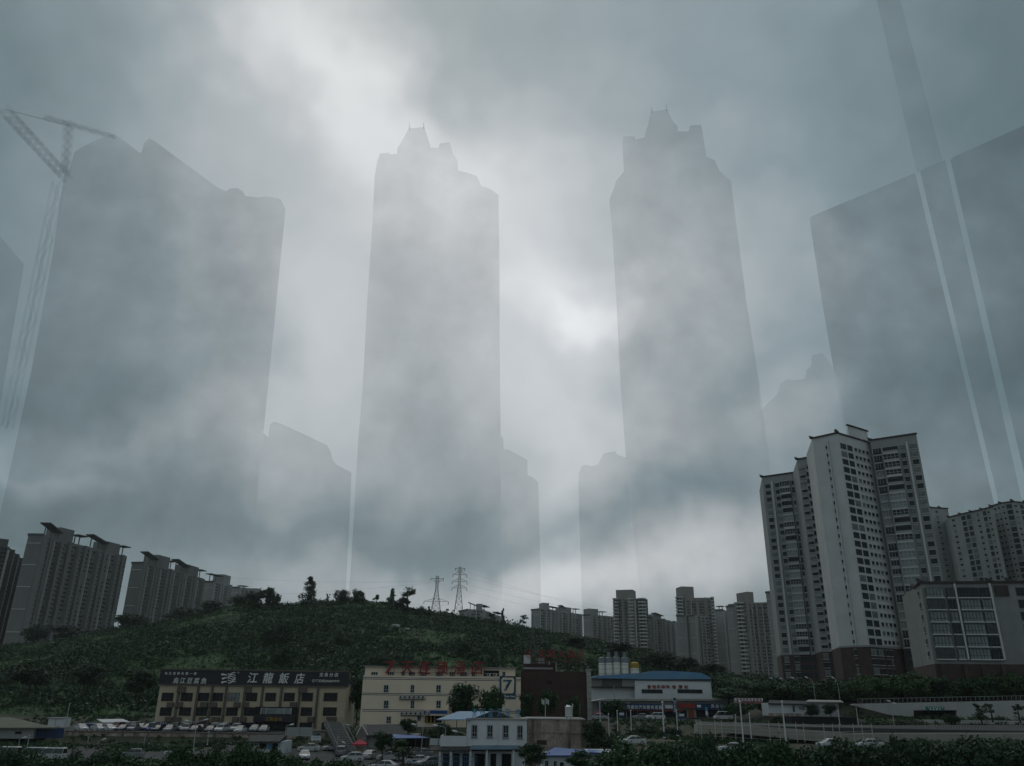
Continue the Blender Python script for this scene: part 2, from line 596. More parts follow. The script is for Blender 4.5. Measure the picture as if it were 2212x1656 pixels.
def grid_mesh(name, xs, ys, fz, m):
    X, Y = np.meshgrid(xs, ys)
    Z = fz(X, Y)
    co = np.stack([X, Y, Z], -1).reshape(-1, 3)
    nx, ny = len(xs), len(ys)
    i = (np.arange(ny - 1)[:, None] * nx + np.arange(nx - 1)[None]).reshape(-1, 1)
    fa = np.concatenate([i, i + 1, i + 1 + nx, i + nx], 1)
    me = bpy.data.meshes.new(name)
    me.from_pydata(co.tolist(), [], fa.tolist())
    me.materials.append(m)
    me.polygons.foreach_set('use_smooth', [True] * len(fa))
    return me


grassm = mat('hill_grass', (.015, .032, .012), .95, .55, .06, hue=(.026, .056, .017))
earth = mat('bare_ground', (.055, .052, .036), .95, .35, .15, dirt=.8, dirt_col=(.03, .045, .016))
asph = mat('asphalt', (.045, .045, .044), .9, .2, .3, dirt=.5, dirt_col=(.035, .034, .032))
conc = mat('concrete', (.30, .29, .27), .9, .18, .35, dirt=.6, dirt_col=(.12, .11, .095), streak=True)

hill = put('hill', grid_mesh('hill', np.linspace(-720, 760, 300), np.concatenate([np.linspace(HY0, HY1, 150), np.linspace(526, 1000, 40)]), hill_z, grassm))
tag(hill, kind='structure')
g = MB()
g.box(-2950, 2950, -280, 1980, -6, -1.2)
tag(g.build('ground', earth), kind='structure')

# ---------------------------------------------------------------- haze
hz = MB()
hz.box(-3000, 3000, -300, 2000, -7, 2300)
haze = hz.build('haze', None)
tag(haze, 'thin grey haze over the whole valley', None, kind='stuff')
hm = bpy.data.materials.new('haze')
hm.use_nodes = True
hn = hm.node_tree
hn.nodes.clear()
pv = N(hn, 'ShaderNodeVolumePrincipled')
pv.inputs['Color'].default_value = (.93, .96, .98, 1)
pv.inputs['Density'].default_value = .00007
pv.inputs['Anisotropy'].default_value = .2
oo = N(hn, 'ShaderNodeOutputMaterial')
hn.links.new(pv.outputs[0], oo.inputs['Volume'])
haze.data.materials.clear()
haze.data.materials.append(hm)
# ---------------------------------------------------------------- far apartment slabs
glass_d = mat('dark_glass', (.010, .016, .019), .35, .3, .5, spec=.16)
glass_l = mat('curtained_glass', (.15, .17, .17), .4, .4, .35, spec=.3)
white_p = mat('white_trim', (.42, .42, .40), .8, .1, 1.0, dirt=.35, dirt_col=(.2, .19, .17))
slab_l = mat('grey_render', (.165, .165, .157), .9, .12, .06, dirt=.45, dirt_col=(.09, .088, .08), streak=True)
slab_d = mat('dark_grey_render', (.085, .088, .088), .9, .15, .06)
slab_f = mat('far_grey_render', (.26, .255, .245), .9, .12, .05, dirt=.4, dirt_col=(.18, .175, .165), streak=True)
slab_b = mat('far_brown_render', (.21, .192, .178), .9, .15, .05)


def frame(A, B, z):
    d = B - A
    return Vector((A.x, A.y, z)), math.atan2(d.y, d.x), math.hypot(d.x, d.y)


def far_slab(name, corners, Y, depth, zb, label, styles, wallm, group=None, nfl=None, cores=(), canopies=(), cat='apartment block', storey=3.0, piers=True, seed=0):
    """corners: top corners as seen, left to right; styles: one per stretch between corners ('gable', 'front')"""
    rnd = random.Random(seed)
    P0 = at(*corners[0], Y)
    zt = P0.z
    P = [P0] + [atz(x, y, zt) for x, y in corners[1:]]
    root = empty(name, (P0.x, P0.y, zb), 0, label, cat, group)
    H = zt - zb
    L = [p - P0 for p in P]
    plan = [(p.x, p.y) for p in L]
    if styles[0] == 'gable' and len(styles) > 1 and L[1].y < L[-1].y - 12:
        g_ = (L[0] - L[1]) * .9                    # receding front: the far end stays parallel to the gable
        plan += [(L[-1].x + g_.x, L[-1].y + g_.y + 1)]
    else:
        for p in (P[-1], P[0]):
            v = Vector((p.x, p.y)).normalized() * depth
            plan.append((p.x - P0.x + v.x, p.y - P0.y + v.y))
    m = MB()
    m.extr(plan, 0, H)
    m.build('wall', wallm, root)
    nfl = nfl or int(H / storey)
    for i, st in enumerate(styles):
        o, rz, ln = frame(L[i], L[i + 1], 0)
        if st == 'gable':
            b = MB()
            b.box(ln * .06, ln * .94, -.35, .1, 0, .55)
            tb = b.mesh('trim_band', white_p)
            for k in range(int(H / (storey * 5)) + 1):
                z = H - storey * (2.2 + 5 * k)
                if z > 2:
                    put('trim_band', tb, root, (o.x, o.y, z), rz)
            b = MB()
            b.box(-.4, ln + .3, -.5, .4, H - 1.2, H + .5)
            b.build('parapet', slab_d, root, o, rz)
        else:
            nb = max(2, round(ln / 7.5))
            w = ln / nb
            gl, sl = MB(), MB()
            for j in range(nb):
                u0 = j * w
                kind = (j + seed) % 3
                if piers and kind != 1:
                    pr = MB()
                    pr.box(u0 + w * .04, u0 + w * (.48 if kind else .38), -3.2 if kind else -2.0, .1, 0, H - (1.5 if kind else 0))
                    pr.build('pier', wallm, root, o, rz)
                if kind == 1:
                    li = MB()
                    li.box(u0 + w * .10, u0 + w * .18, -1.3, .05, 0, H - 2.5)
                    li.build('trim_line', white_p, root, o, rz)
                for k in range(nfl):
                    z = k * storey + .9
                    if z + 2 > H:
                        continue
                    ws = ((.50, .72), (.78, .95)) if kind != 1 else ((.25, .62), (.70, .92))
                    for q, (a, b_) in enumerate(ws):
                        (gl if rnd.random() < .8 else sl).box(u0 + w * a, u0 + w * b_, -.12, .1, z, z + 1.5)
                    if kind == 1:
                        sl.box(u0 + w * .22, u0 + w * .64, -1.3, 0, z - .9, z - .05)
                    elif kind == 2 and k % 5 == 2:
                        sl.box(u0 + w * .45, u0 + w * .98, -.6, 0, z - .7, z - .2)
                    if kind == 2:
                        gl.box(u0 + w * .30, u0 + w * .42, -3.3, -3.1, z, z + 1.3)
            gl.build('window_columns', glass_d, root, o, rz, kind='stuff')
            if sl.v:
                sl.build('balcony_columns', slab_f if wallm is slab_f else slab_l, root, o, rz, kind='stuff')
    for (seg, u0, u1, h) in cores:
        o, rz, ln = frame(L[seg], L[seg + 1], 0)
        c = MB()
        c.box(u0 * ln, u1 * ln, 1, depth * .7, H - .2, H + h)
        c.build('stair_core', wallm, root, o, rz)
    for (seg, u0, u1, h, tilt) in canopies:
        o, rz, ln = frame(L[seg], L[seg + 1], 0)
        c = MB()
        za, zb_ = H + h, H + h + tilt
        x0, x1 = u0 * ln, u1 * ln
        c.poly([(x0, -1.5, za), (x1, -1.5, zb_), (x1, depth * .3, zb_), (x0, depth * .3, za), (x0, -1.5, za + .6), (x1, -1.5, zb_ + .6), (x1, depth * .3, zb_ + .6), (x0, depth * .3, za + .6)],
               [(3, 2, 1, 0), (4, 5, 6, 7), (0, 1, 5, 4), (1, 2, 6, 5), (2, 3, 7, 6), (3, 0, 4, 7)])
        for q in (.25, .7):
            x = x0 + (x1 - x0) * q
            for y in (depth * .2,):
                c.box(x - .3, x + .3, y - .3, y + .3, H - .1, za + tilt * q)
        c.build('roof_canopy', slab_d, root, o, rz)
    return root


def L1(l):
    return [(x * .253, 1091 + y * .253) for x, y in l]


def L3(l):
    return [(951.5 + x * .253, 1175 + y * .253) for x, y in l]


def L4(l):
    return [(1455 + x * .1521, 1231 + y * .1521) for x, y in l]


GL = 'apartment slabs on the left behind the hill'
far_slab('apartment_block', L1([(-160, 330), (70, 355), (190, 465)]), 560, 22, 0, 'dark grey apartment slab cut by the left picture edge', ['front', 'front'], slab_d, GL,
         cores=[(0, .6, .98, 5)], seed=1)
far_slab('apartment_block', L1([(245, 250), (372, 252), (500, 300), (655, 335), (1085, 440)]), 560, 20, 0, 'tall grey apartment slab with two slanted roof canopies, second from left edge',
         ['gable', 'front', 'front', 'front'], slab_l, GL, cores=[(2, .05, .80, 9.5), (3, .58, .84, 8)],
         canopies=[(1, .15, 1.1, 8.5, -3.5), (2, .92, 1.5, 6.5, 0), (3, .24, .58, 9.5, -4), (3, .86, 1.02, 7, 0)], seed=2)
far_slab('apartment_block', L1([(1128, 492), (1225, 490), (1330, 520), (1450, 548), (1745, 632)]), 690, 20, 10, 'grey apartment slab with two roof canopies, third from left edge',
         ['gable', 'front', 'front', 'front'], slab_l, GL, cores=[(2, .1, .98, 10), (3, .5, .82, 9)],
         canopies=[(1, .1, 1.1, 9, -4), (2, 1.0, 1.4, 7, 0), (3, .15, .52, 10, -4), (3, .83, 1.0, 7, 0)], seed=3)
far_slab('apartment_block', L1([(1725, 655), (1830, 652), (1905, 668), (1985, 690)]), 820, 18, 20, 'smaller grey apartment slab with stair core and thin mast beside hilltop', ['gable', 'front', 'front'], slab_f, GL,
         cores=[(2, .05, .8, 9)], canopies=[(1, -.6, .9, 6, 0)], seed=4)
r_ = far_slab('apartment_block', L1([(1975, 703), (2040, 702), (2115, 712), (2230, 716)]), 900, 18, 20, 'farthest left grey apartment slab just above the hilltop trees', ['gable', 'front', 'front'], slab_f, GL,
         canopies=[(1, .1, 1.0, 1.5, 0)], seed=5)

GRT = 'apartment blocks behind the right shoulder of the hill'
far_slab('apartment_block', L3([(160, 575), (235, 560), (360, 562), (520, 625)]), 900, 18, 20, 'hilltop apartment slab with slanted canopy just right of the pylons', ['gable', 'front', 'front'], slab_f, GRT,
         cores=[(1, .55, .98, 6)], canopies=[(1, 0, .6, 7, -3.5), (2, .02, .30, 4.5, 0), (2, .72, 1.05, 3, 0)], seed=6)
far_slab('apartment_block', L3([(775, 562), (845, 556), (935, 560), (1030, 580), (1212, 602)]), 950, 18, 10, 'long low grey slab with two roof canopies above the hill crest', ['gable', 'front', 'front', 'front'], slab_f, GRT,
         cores=[(1, .3, .95, 7), (3, .1, .5, 6)], canopies=[(2, 0, .7, 3, 0), (3, .0, .2, 7, -3), (3, .6, .85, 5, 0)], seed=7)
far_slab('apartment_block', L3([(1218, 608), (1275, 606), (1360, 612), (1480, 622)]), 950, 18, 10, 'low grey slab left of the round-balconied tower', ['gable', 'front', 'front'], slab_f, GRT,
         cores=[(1, .0, .9, 7)], canopies=[(2, 0, .45, 4, 0)], seed=8)
far_slab('apartment_block', L3([(1742, 630), (1800, 628), (1900, 640), (1985, 668)]), 930, 18, 0, 'grey slab with slanted canopy right of the round-balconied tower', ['gable', 'front', 'front'], slab_f, GRT,
         cores=[(1, .3, .9, 4)], canopies=[(1, .3, 1.0, 5, -2.5)], seed=9)


def round_tower(corners, Y, zb, label, rounds, cores, seed):
    root = far_slab('apartment_tower', corners, Y, 26, zb, label, ['front'] * (len(corners) - 1), slab_b, GRT, cores=cores, cat='apartment tower', seed=seed)
    zt = at(*corners[0], Y).z
    H = zt - zb
    for (px, wpx) in rounds:
        a, b = atz(px - wpx / 2, corners[0][1], zt), atz(px + wpx / 2, corners[0][1], zt)
        c, rad = (a + b) / 2, (b - a).length / 2
        m = MB()
        for k in range(int(H / 3.6)):
            z = H - k * 3.6
            m.lathe([(rad, 0), (rad, 1.35)], 14, white_p, (c.x - root.location.x, c.y - root.location.y - rad * .55, z - 1.15))
        m.lathe([(rad * .6, 0), (rad * .6, H)], 10, glass_d, (c.x - root.location.x, c.y - root.location.y - rad * .45, 0))
        for q in (-.75, 0, .75):
            m.box(c.x - root.location.x + q * rad - .3, c.x - root.location.x + q * rad + .3, c.y - root.location.y - rad * (1.2 - q * q), c.y - root.location.y - rad * (1.1 - q * q), 0, H, slab_f)
        m.build('round_balconies', slab_f, root)
    return root


round_tower(L3([(1498, 470), (1650, 466), (1768, 474)]), 900, 0, 'brown apartment tower with three stacks of round balconies standing clear above hill', L3([(1500, 0)])[0:0] + [(951.5 + 1492 * .253, 13), (951.5 + 1618 * .253, 15), (951.5 + 1715 * .253, 19)], [(0, .0, .95, 9.5)], 10)
round_tower(L4([(60, 392), (310, 400), (545, 398)]), 900, 0, 'brown apartment tower with round balconies on both corners and square core', [(1455 + 70 * .1521, 17), (1455 + 545 * .1521, 8)], [(0, .25, .95, 12)], 11)
far_slab('apartment_block', L4([(40, 650), (150, 655), (190, 660), (300, 640), (360, 655), (500, 660)]), 820, 18, -1, 'slab with white gable bands standing in front of round-cornered tower', ['gable', 'front', 'gable', 'front', 'front'], slab_f, GRT, seed=12)
far_slab('apartment_block', L4([(585, 572), (700, 566), (765, 590)]), 840, 18, -1, 'narrow grey slab with a roof frame, beside bright stair openings', ['gable', 'front'], slab_f, GRT, canopies=[(0, .2, 1.0, 3, 0)], seed=13)
far_slab('apartment_block', L4([(745, 520), (850, 512), (900, 525)]), 800, 18, -1, 'narrow banded grey slab third from the white tower', ['gable', 'front'], slab_f, GRT, cores=[(0, .2, .9, 2)], seed=14)
ra = round_tower(L4([(860, 470), (1020, 462), (1160, 470), (1330, 462)]), 780, -1, 'wide brown apartment block with one round balcony stack beside the white tower', [(1455 + 930 * .1521, 18)], [(1, .3, .95, 10)], 15)
far_slab('apartment_block', L4([(1308, 318), (1392, 312), (1470, 275), (1570, 270)]), 700, 18, -1, 'pale banded slab whose gable touches the white tower', ['gable', 'gable', 'front'], slab_f, GRT, cores=[(1, .4, .98, 2)], seed=16)

far_slab('apartment_block', L4([(-70, 742), (20, 736), (110, 742)]), 1050, 18, -1, 'low far slab filling the gap left of the round-cornered tower', ['gable', 'front'], slab_f, GRT, seed=17)
far_slab('apartment_block', L4([(470, 700), (560, 694), (700, 700), (800, 690)]), 1050, 18, -1, 'low far slab filling the gap right of the round-cornered tower', ['front', 'gable', 'front'], slab_f, GRT, seed=18)
# ---------------------------------------------------------------- residential towers on the right
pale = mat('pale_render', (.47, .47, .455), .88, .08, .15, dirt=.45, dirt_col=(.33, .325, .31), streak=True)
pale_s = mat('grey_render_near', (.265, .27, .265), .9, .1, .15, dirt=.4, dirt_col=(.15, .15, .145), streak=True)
brick = mat('brown_tile', (.058, .035, .030), .8, .25, .5, dirt=.4, dirt_col=(.035, .026, .023))
eave_m = mat('dark_eave', (.045, .034, .032), .8, .2, .5)
frame_m = mat('window_frame', (.045, .055, .055), .5, .15, 1.0)
frame_w = mat('white_window_frame', (.45, .46, .46), .5, .1, 1.0)
WM = {}


def window_mesh(w, h, nx=2, ny=2, variant=0, sill=True, fm=None, gm=None):
    key = (round(w, 2), round(h, 2), nx, ny, variant, sill, fm.name if fm else '', gm.name if gm else '')
    if key in WM:
        return WM[key]
    fm = fm or frame_m
    g_ = gm or (glass_l if variant else glass_d)
    m = MB()
    t = min(.09, w * .07)
    m.box(t, w - t, -.03, .02, t, h - t, g_)
    m.box(0, t, -.09, .03, 0, h, fm)
    m.box(w - t, w, -.09, .03, 0, h, fm)
    m.box(t, w - t, -.09, .03, 0, t, fm)
    m.box(t, w - t, -.09, .03, h - t, h, fm)
    for i in range(1, nx):
        x = w * i / nx
        m.box(x - t * .4, x + t * .4, -.07, -.02, t, h - t, fm)
    for j in range(1, ny):
        z = h * (.36 if ny == 2 else j / ny)
        m.box(t, w - t, -.075, -.025, z - t * .4, z + t * .4, fm)
    if sill:
        m.box(-.12, w + .12, -.28, .02, -.22, -.04, pale)
        m.box(-.12, w + .12, -.22, .02, h + .04, h + .16, pale)
    WM[key] = m.mesh('window')
    return WM[key]


def bay_mesh(w, st, variant, out=1.4):
    key = ('bay', round(w, 2), variant, out)
    if key in WM:
        return WM[key]
    m = MB()
    m.box(0, w, -out, .05, -.15, .15, pale)                    # slab
    if variant < 3:                                           # glazed in
        m.box(.04, w - .04, -out + .02, -out + .12, .15, .75, pale if variant == 1 else pale_s)
        m.box(.08, w - .08, -out + .05, -.05, .75, st - .45, glass_l if variant == 2 else glass_d)
        for i in range(5):
            x = .05 + (w - .1) * i / 4
            m.box(x - .05, x + .05, -out, -out + .1, .75, st - .4, frame_w)
        m.box(.0, w, -out + .0, -out + .1, 1.55, 1.63, frame_w)
        m.box(0, w, -out, .05, st - .4, st - .16, pale)
    else:                                                     # left open
        m.box(.06, w - .06, -out + .02, -out + .1, .15, 1.0, pale_s)
        m.box(.1, w - .1, -.25, -.15, .3, st - .5, glass_d)
        m.box(0, .12, -out + .05, 0, 1.0, st - .16, pale)
    WM[key] = m.mesh('balcony')
    return WM[key]


def glz_mesh(w, st, variant):
    key = ('glz', round(w, 2), variant)
    if key in WM:
        return WM[key]
    m = MB()
    m.box(-.1, w + .1, -.75, .05, -.12, .16, pale)
    m.box(.04, w - .04, -.6, -.05, .16, st - .5, (glass_d, glass_l, frame_m)[variant])
    n = max(2, round(w / .85))
    for i in range(n + 1):
        x = .05 + (w - .1) * i / n
        m.box(x - .055, x + .055, -.68, -.6, .16, st - .45, frame_m)
    for z in (1.0, st - .5):
        m.box(0, w, -.69, -.6, z - .06, z + .06, frame_m)
    WM[key] = m.mesh('balcony')
    return WM[key]


def rec_mesh(w, st, variant):
    key = ('rec', round(w, 2), variant)
    if key in WM:
        return WM[key]
    m = MB()
    m.box(0, w, -.5, .05, -.15, .15, pale)
    m.box(.05, w - .05, -.45, -.35, .15, 1.0, pale_s if variant else glass_d)
    m.box(.1, w - .1, -.06, .02, .3, st - .4, glass_l if variant == 1 else glass_d)
    for q in (.33, .66):
        m.box(w * q - .04, w * q + .04, -.42, -.34, 1.0, st - .3, frame_w)
    WM[key] = m.mesh('balcony')
    return WM[key]


def facade(root, o, rz, ln, z0, nfl, st, spec, seed=0, lists=None):
    """o,rz,ln: frame of the facade (root-local); collects piece positions per mesh"""
    rnd = random.Random(seed)
    M = Matrix.Rotation(rz, 3, 'Z')
    for (u0, u1, typ) in spec:
        w = (u1 - u0) * ln
        if typ == 'pil':
            m = MB()
            m.box(u0 * ln, u1 * ln, -.7, .05, z0, z0 + nfl * st + .6)
            m.build('pilaster', pale, root, o, rz)
            continue
        for k in range(nfl):
            z = z0 + k * st
            if typ == 'win':
                me, nm, dz = window_mesh(w, 1.95, 2, 2, rnd.random() < .35), 'window', .7
            elif typ == 'tall':
                me, nm, dz = window_mesh(w, 2.2, 3, 2, rnd.random() < .2, False), 'window', .5
            elif typ == 'small':
                me, nm, dz = window_mesh(w, 1.25, 1, 1, rnd.random() < .2), 'window', 1.0
            elif typ == 'glz':
                me, nm, dz = glz_mesh(w, st, rnd.choice((0, 1, 1, 2))), 'balcony', 0
            elif typ == 'bay':
                me, nm, dz = bay_mesh(w, st, rnd.choice((0, 0, 1, 2, 2, 3))), 'balcony', 0
            elif typ == 'zig':
                me, nm, dz = bay_mesh(w, st, 3, 2.2), 'balcony', 0
            else:
                me, nm, dz = rec_mesh(w, st, rnd.choice((0, 0, 1, 2))), 'balcony', 0
            p = o + M @ Vector((u0 * ln, -.02, 0))
            put(nm, me, root, (p.x, p.y, z + dz), rz)


def eave(root, o, rz, ln, H, name='eave', horn=True):
    m = MB()
    m.box(-.45, ln + .35, -.5, .5, H, H + .28)
    m.box(-.25, ln + .2, -.3, .5, H + .28, H + .6)
    if horn:
        m.prism([(-.7, H + .1), (.9, H + .6), (-.1, H + 1.1), (-1.0, H + 1.5)], -.55, .45)
    m.build(name, eave_m, root, o, rz)


ZT, ZB, ZW = EYE + 97, 8.0, EYE + 17.7
Cn = [atz(1754, 949, ZT), atz(1808, 937, ZT), atz(1878, 958, ZT)]
Lw = [atz(1646, 1032, ZT), atz(1724, 1021, ZT)]
Mw = [atz(1722, 994, ZT), atz(1768, 986, ZT)]
Rw = [atz(1880, 953, ZT), atz(1979, 938.5, ZT)]
org = Vector((Cn[1].x, Cn[1].y, 0))
tower = empty('residential_tower', org, 0, 'tall white residential tower of several wings on a dark brown base, right of the hill', 'apartment tower')
ST, NF = (ZT - ZW) / 25, 25


def wing(pts, depth, spec_list, z1=ZT, seed=0, wm=None):
    q = [p - org for p in pts]
    back = [Vector((q[-1].x + depth * .25, q[-1].y + depth)), Vector((q[0].x + depth * .25, q[0].y + depth))]
    plan = [(p.x, p.y) for p in q] + [(b.x, b.y) for b in back]
    m = MB()
    m.extr(plan, ZW, z1)
    m.build('wing', wm or pale, tower)
    m = MB()
    m.extr([(x * 1.0, y) for x, y in plan], ZB, ZW - .02)
    m.build('base_wall', brick, tower)
    for i, spec in enumerate(spec_list):
        o, rz, ln = frame(q[i], q[i + 1], 0)
        facade(tower, o, rz, ln, ZW, NF - (1 if z1 < ZT + .1 else 0), ST, spec, seed + i)
        facade(tower, o, rz, ln, ZW - 3 * ST - .6, 3, ST, [(a, b, 'tall' if t in ('bay', 'rec', 'zig') else 'win') for a, b, t in spec if t != 'pil' and b - a > .04][:4], seed + i + 50)
        eave(tower, o, rz, ln, z1)
        c = MB()
        c.box(-.25, ln + .25, -.3, .2, ZW - .35, ZW + .3)
        c.build('cornice', pale_s, tower, o, rz)


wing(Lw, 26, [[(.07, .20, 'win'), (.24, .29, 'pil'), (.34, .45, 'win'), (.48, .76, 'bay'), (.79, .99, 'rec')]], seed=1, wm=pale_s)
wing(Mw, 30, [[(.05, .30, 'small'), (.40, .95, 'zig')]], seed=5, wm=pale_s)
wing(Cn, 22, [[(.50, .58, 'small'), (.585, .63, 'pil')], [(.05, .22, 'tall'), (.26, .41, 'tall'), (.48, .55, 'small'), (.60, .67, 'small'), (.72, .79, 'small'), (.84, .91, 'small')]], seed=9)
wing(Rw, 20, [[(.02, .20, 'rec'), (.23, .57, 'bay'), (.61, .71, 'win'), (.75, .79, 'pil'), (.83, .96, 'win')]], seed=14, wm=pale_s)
c0 = Cn[1].lerp(Cn[2], .38) - org
c1 = Cn[2] - org
m = MB()
m.extr([(c0.x, c0.y + .3), (c1.x, c1.y + .3), (c1.x + 5, c1.y + 14), (c0.x + 5, c0.y + 14)], ZT - .1, ZT + 5)
m.build('lift_core', pale, tower)
o, rz, ln = frame(c0, c1, 0)
eave(tower, o + Vector((0, .3, 0)), rz, ln, ZT + 5, 'core_eave', False)


def L6(l):
    return [(1931 + x * .2873, 1035.5 + y * .2873) for x, y in l]


def pale_block(corners, Y, zb, depth, label, specs, st, nfl, wallm, seed, ztop_extra=0, group=None, basez=None, horn=True):
    P0 = at(*corners[0], Y)
    zt = P0.z
    P = [P0] + [atz(x, y, zt) for x, y in corners[1:]]
    root = empty('residential_block', (P0.x, P0.y, 0), 0, label, 'apartment block', group)
    q = [p - Vector((P0.x, P0.y, 0)) for p in P]
    plan = [(p.x, p.y) for p in q] + [(q[-1].x + depth * .3, q[-1].y + depth), (q[0].x + depth * .3, q[0].y + depth)]
    m = MB()
    m.extr(plan, basez or zb, zt)
    m.build('wall', wallm, root)
    if basez:
        m = MB()
        m.extr(plan, zb, basez - .02)
        m.build('base_wall', brick, root)
    for i, spec in enumerate(specs):
        o, rz, ln = frame(q[i], q[i + 1], 0)
        o.z = 0
        facade(root, o, rz, ln, zt - nfl * st - .7, nfl, st, spec, seed + i)
        eave(root, o, rz, ln, zt, horn=horn)
    return root, q, zt


GB = 'pale residential blocks behind the low balcony building'
pale_block(L6([(262, 214), (345, 222), (405, 224)]), 440, 0, 20, 'pale residential block half hidden by the right side of white tower', [[(.55, .72, 'small')], []], 3.0, 19, pale_s, 21, group=GB)
pale_block(L6([(412, 290), (500, 268), (580, 250), (660, 232), (740, 212)]), 430, 0, 20, 'pale residential block with two dark glazed shafts and stepped eaves',
           [[(.25, .45, 'small')], [(.05, .40, 'tall'), (.55, .9, 'tall')], [(.45, .65, 'small')], [(.05, .35, 'tall'), (.5, .65, 'small')]], 3.0, 18, pale_s, 24, group=GB)
pale_block(L6([(728, 208), (800, 185), (890, 172), (985, 182), (1120, 196)]), 420, 0, 26, 'pale many-cornered residential block at the right picture edge',
           [[(.3, .5, 'small'), (.7, .85, 'small')], [(.1, .25, 'small'), (.45, .9, 'tall')], [(.1, .3, 'small'), (.55, .8, 'tall')], [(.2, .35, 'small')]], 3.0, 20, pale_s, 29, group=GB)
# low balcony building at the right edge
low, q, zt = pale_block(L6([(148, 822), (200, 786), (720, 784), (870, 782), (1150, 782)]), 232, 4, 20, 'low pale building with six storeys of wide glazed balconies, on a dark base',
                        [[(.45, .62, 'small')], [(.045, .30, 'glz'), (.345, .45, 'glz'), (.465, .49, 'pil'), (.51, .80, 'glz'), (.82, .955, 'glz'), (.965, .995, 'pil')], [], [(.12, .42, 'tall'), (.5, .8, 'tall')]], 3.18, 6, mat('drab_render', (.20, .205, .20), .9, .12, .25, dirt=.5, dirt_col=(.13, .13, .125), streak=True), 40,
                        basez=at(2040, 1438, 232).z)
for i, x in enumerate((.06, .38, .62, .90)):
    o, rz, ln = frame(q[1], q[2], 0)
    m = MB()
    m.box(x * ln, x * ln + .9, -1.2, -.4, 4, at(2040, 1438, 232).z - .05)
    m.build('column', brick, low, Vector((o.x, o.y, 0)), rz)
o, rz, ln = frame(q[1], q[2], 0)
for (a, b) in ((.1, .34), (.52, .62), (.70, .86)):
    put('shop_window', window_mesh((b - a) * ln, 3.2, 3, 1, 1, False), low, o + Vector((a * ln, -.06, at(2040, 1470, 232).z)), rz)
o, rz, ln = frame(q[2], q[3], 0)
m = MB()
m.box(.15 * ln, .85 * ln, -.35, .2, zt - 3.4, zt - .6)
m.build('dark_opening', eave_m, low, Vector((o.x, o.y, 0)), rz)
# ---------------------------------------------------------------- near ground: terraces, car parks, roads
def sstep(a, b, x):
    t = np.clip((np.asarray(x, float) - a) / (b - a), 0, 1)
    return t * t * (3 - 2 * t)


def ground_z(x, y):
    left = 3.0 + 2.2 * sstep(183, 189, y) + 1.8 * sstep(222, 240, y)
    hot = 3.0 + 4.2 * sstep(172, 184, y)
    right = 4.6 + 1.5 * sstep(138, 150, y) + 2.6 * sstep(168, 196, y) + 1.0 * sstep(222, 240, y)
    far = 5.6 + 1.2 * sstep(150, 160, y) + 3.0 * sstep(188, 203, y) + 3.5 * sstep(206, 214, y)
    k1, k2, k3 = sstep(-40, -34, x), sstep(8, 20, x), sstep(62, 84, x)
    z = left * (1 - k1) + hot * k1
    z = z * (1 - k2) + right * k2
    return z * (1 - k3) + far * k3 + (vnoise(x, y, 5, 9) - .5) * .12


gr = put('terrace_ground', grid_mesh('terrace_ground', np.linspace(-330, 330, 221), np.linspace(20, 246, 150), ground_z, earth))
tag(gr, kind='structure')


def gz(x, y):
    return float(ground_z(np.array([x]), np.array([y]))[0])


def sheet(name, pts, m, z=None, up=.03, kind='structure'):
    """a paved area laid over the ground"""
    b = MB()
    n = len(pts)
    P = [(x, y, (gz(x, y) if z is None else z) + up) for x, y in pts]
    b.poly(P + [(x, y, zz - 1.6) for x, y, zz in P], [tuple(range(n))] + [(i, i + n, (i + 1) % n + n, (i + 1) % n) for i in range(n)])
    return tag(b.build(name, m), kind=kind)


sheet('lower_car_park', [(-130, 118), (-4, 118), (-4, 168), (-38, 176), (-130, 178)], asph, 3.0, .1)
sheet('restaurant_forecourt', [(-125, 189.5), (-36, 189.5), (-36, 208), (-125, 208)], asph, 5.2, .1)
sheet('drill_ground', [(18, 146), (62, 146), (62, 168), (20, 168)], mat('yellowed_paving', (.12, .105, .06), .95, .25, .2, dirt=.7, dirt_col=(.05, .055, .025)), None, .06)
sheet('shop_forecourt', [(20, 199), (70, 199), (70, 215), (20, 215)], asph, 8.75, .1)


# ---------------------------------------------------------------- reading positions off the scene's sight lines
def Z(ox, oy, k):
    return lambda zx, zy: (ox + zx * k, oy + zy * k)


ZA = Z(0, 1388, .17709)             # left end
ZB_ = Z(307.8, 1388, .2024)         # restaurant
ZC = Z(727.6, 1388, .2024)          # hotel
ZD = Z(1119.4, 1388, .2024)         # hall, shops
ZE = Z(1511.2, 1388, .17709)        # right of the shops
ZF = Z(1819, 1388, .1776)           # right end


def rect(M, Y, x0, x1, y0, y1):
    ym = (y0 + y1) / 2
    a, b = at(*M(x0, ym), Y), at(*M(x1, ym), Y)
    xm = (x0 + x1) / 2
    return a.x, b.x, at(*M(xm, y1), Y).z, at(*M(xm, y0), Y).z


def rbox(mb, M, Y, r, ya, yb, org, m=None):
    x0, x1, z0, z1 = rect(M, Y, *r)
    mb.box(x0 - org.x, x1 - org.x, ya, yb, z0 - org.z, z1 - org.z, m)
    return x0 - org.x, x1 - org.x, z0 - org.z, z1 - org.z


def panel(name, M, Y, r, m, root, ya=-.1, yb=.02):
    """one box that is one part of root, given by the rectangle it fills"""
    x0, x1, z0, z1 = rect(M, Y, *r)
    b = MB()
    b.box(-(x1 - x0) / 2, (x1 - x0) / 2, ya, yb, 0, z1 - z0)
    l = root.location
    return b.build(name, m, root, ((x0 + x1) / 2 - l.x, Y - l.y, z0 - l.z))


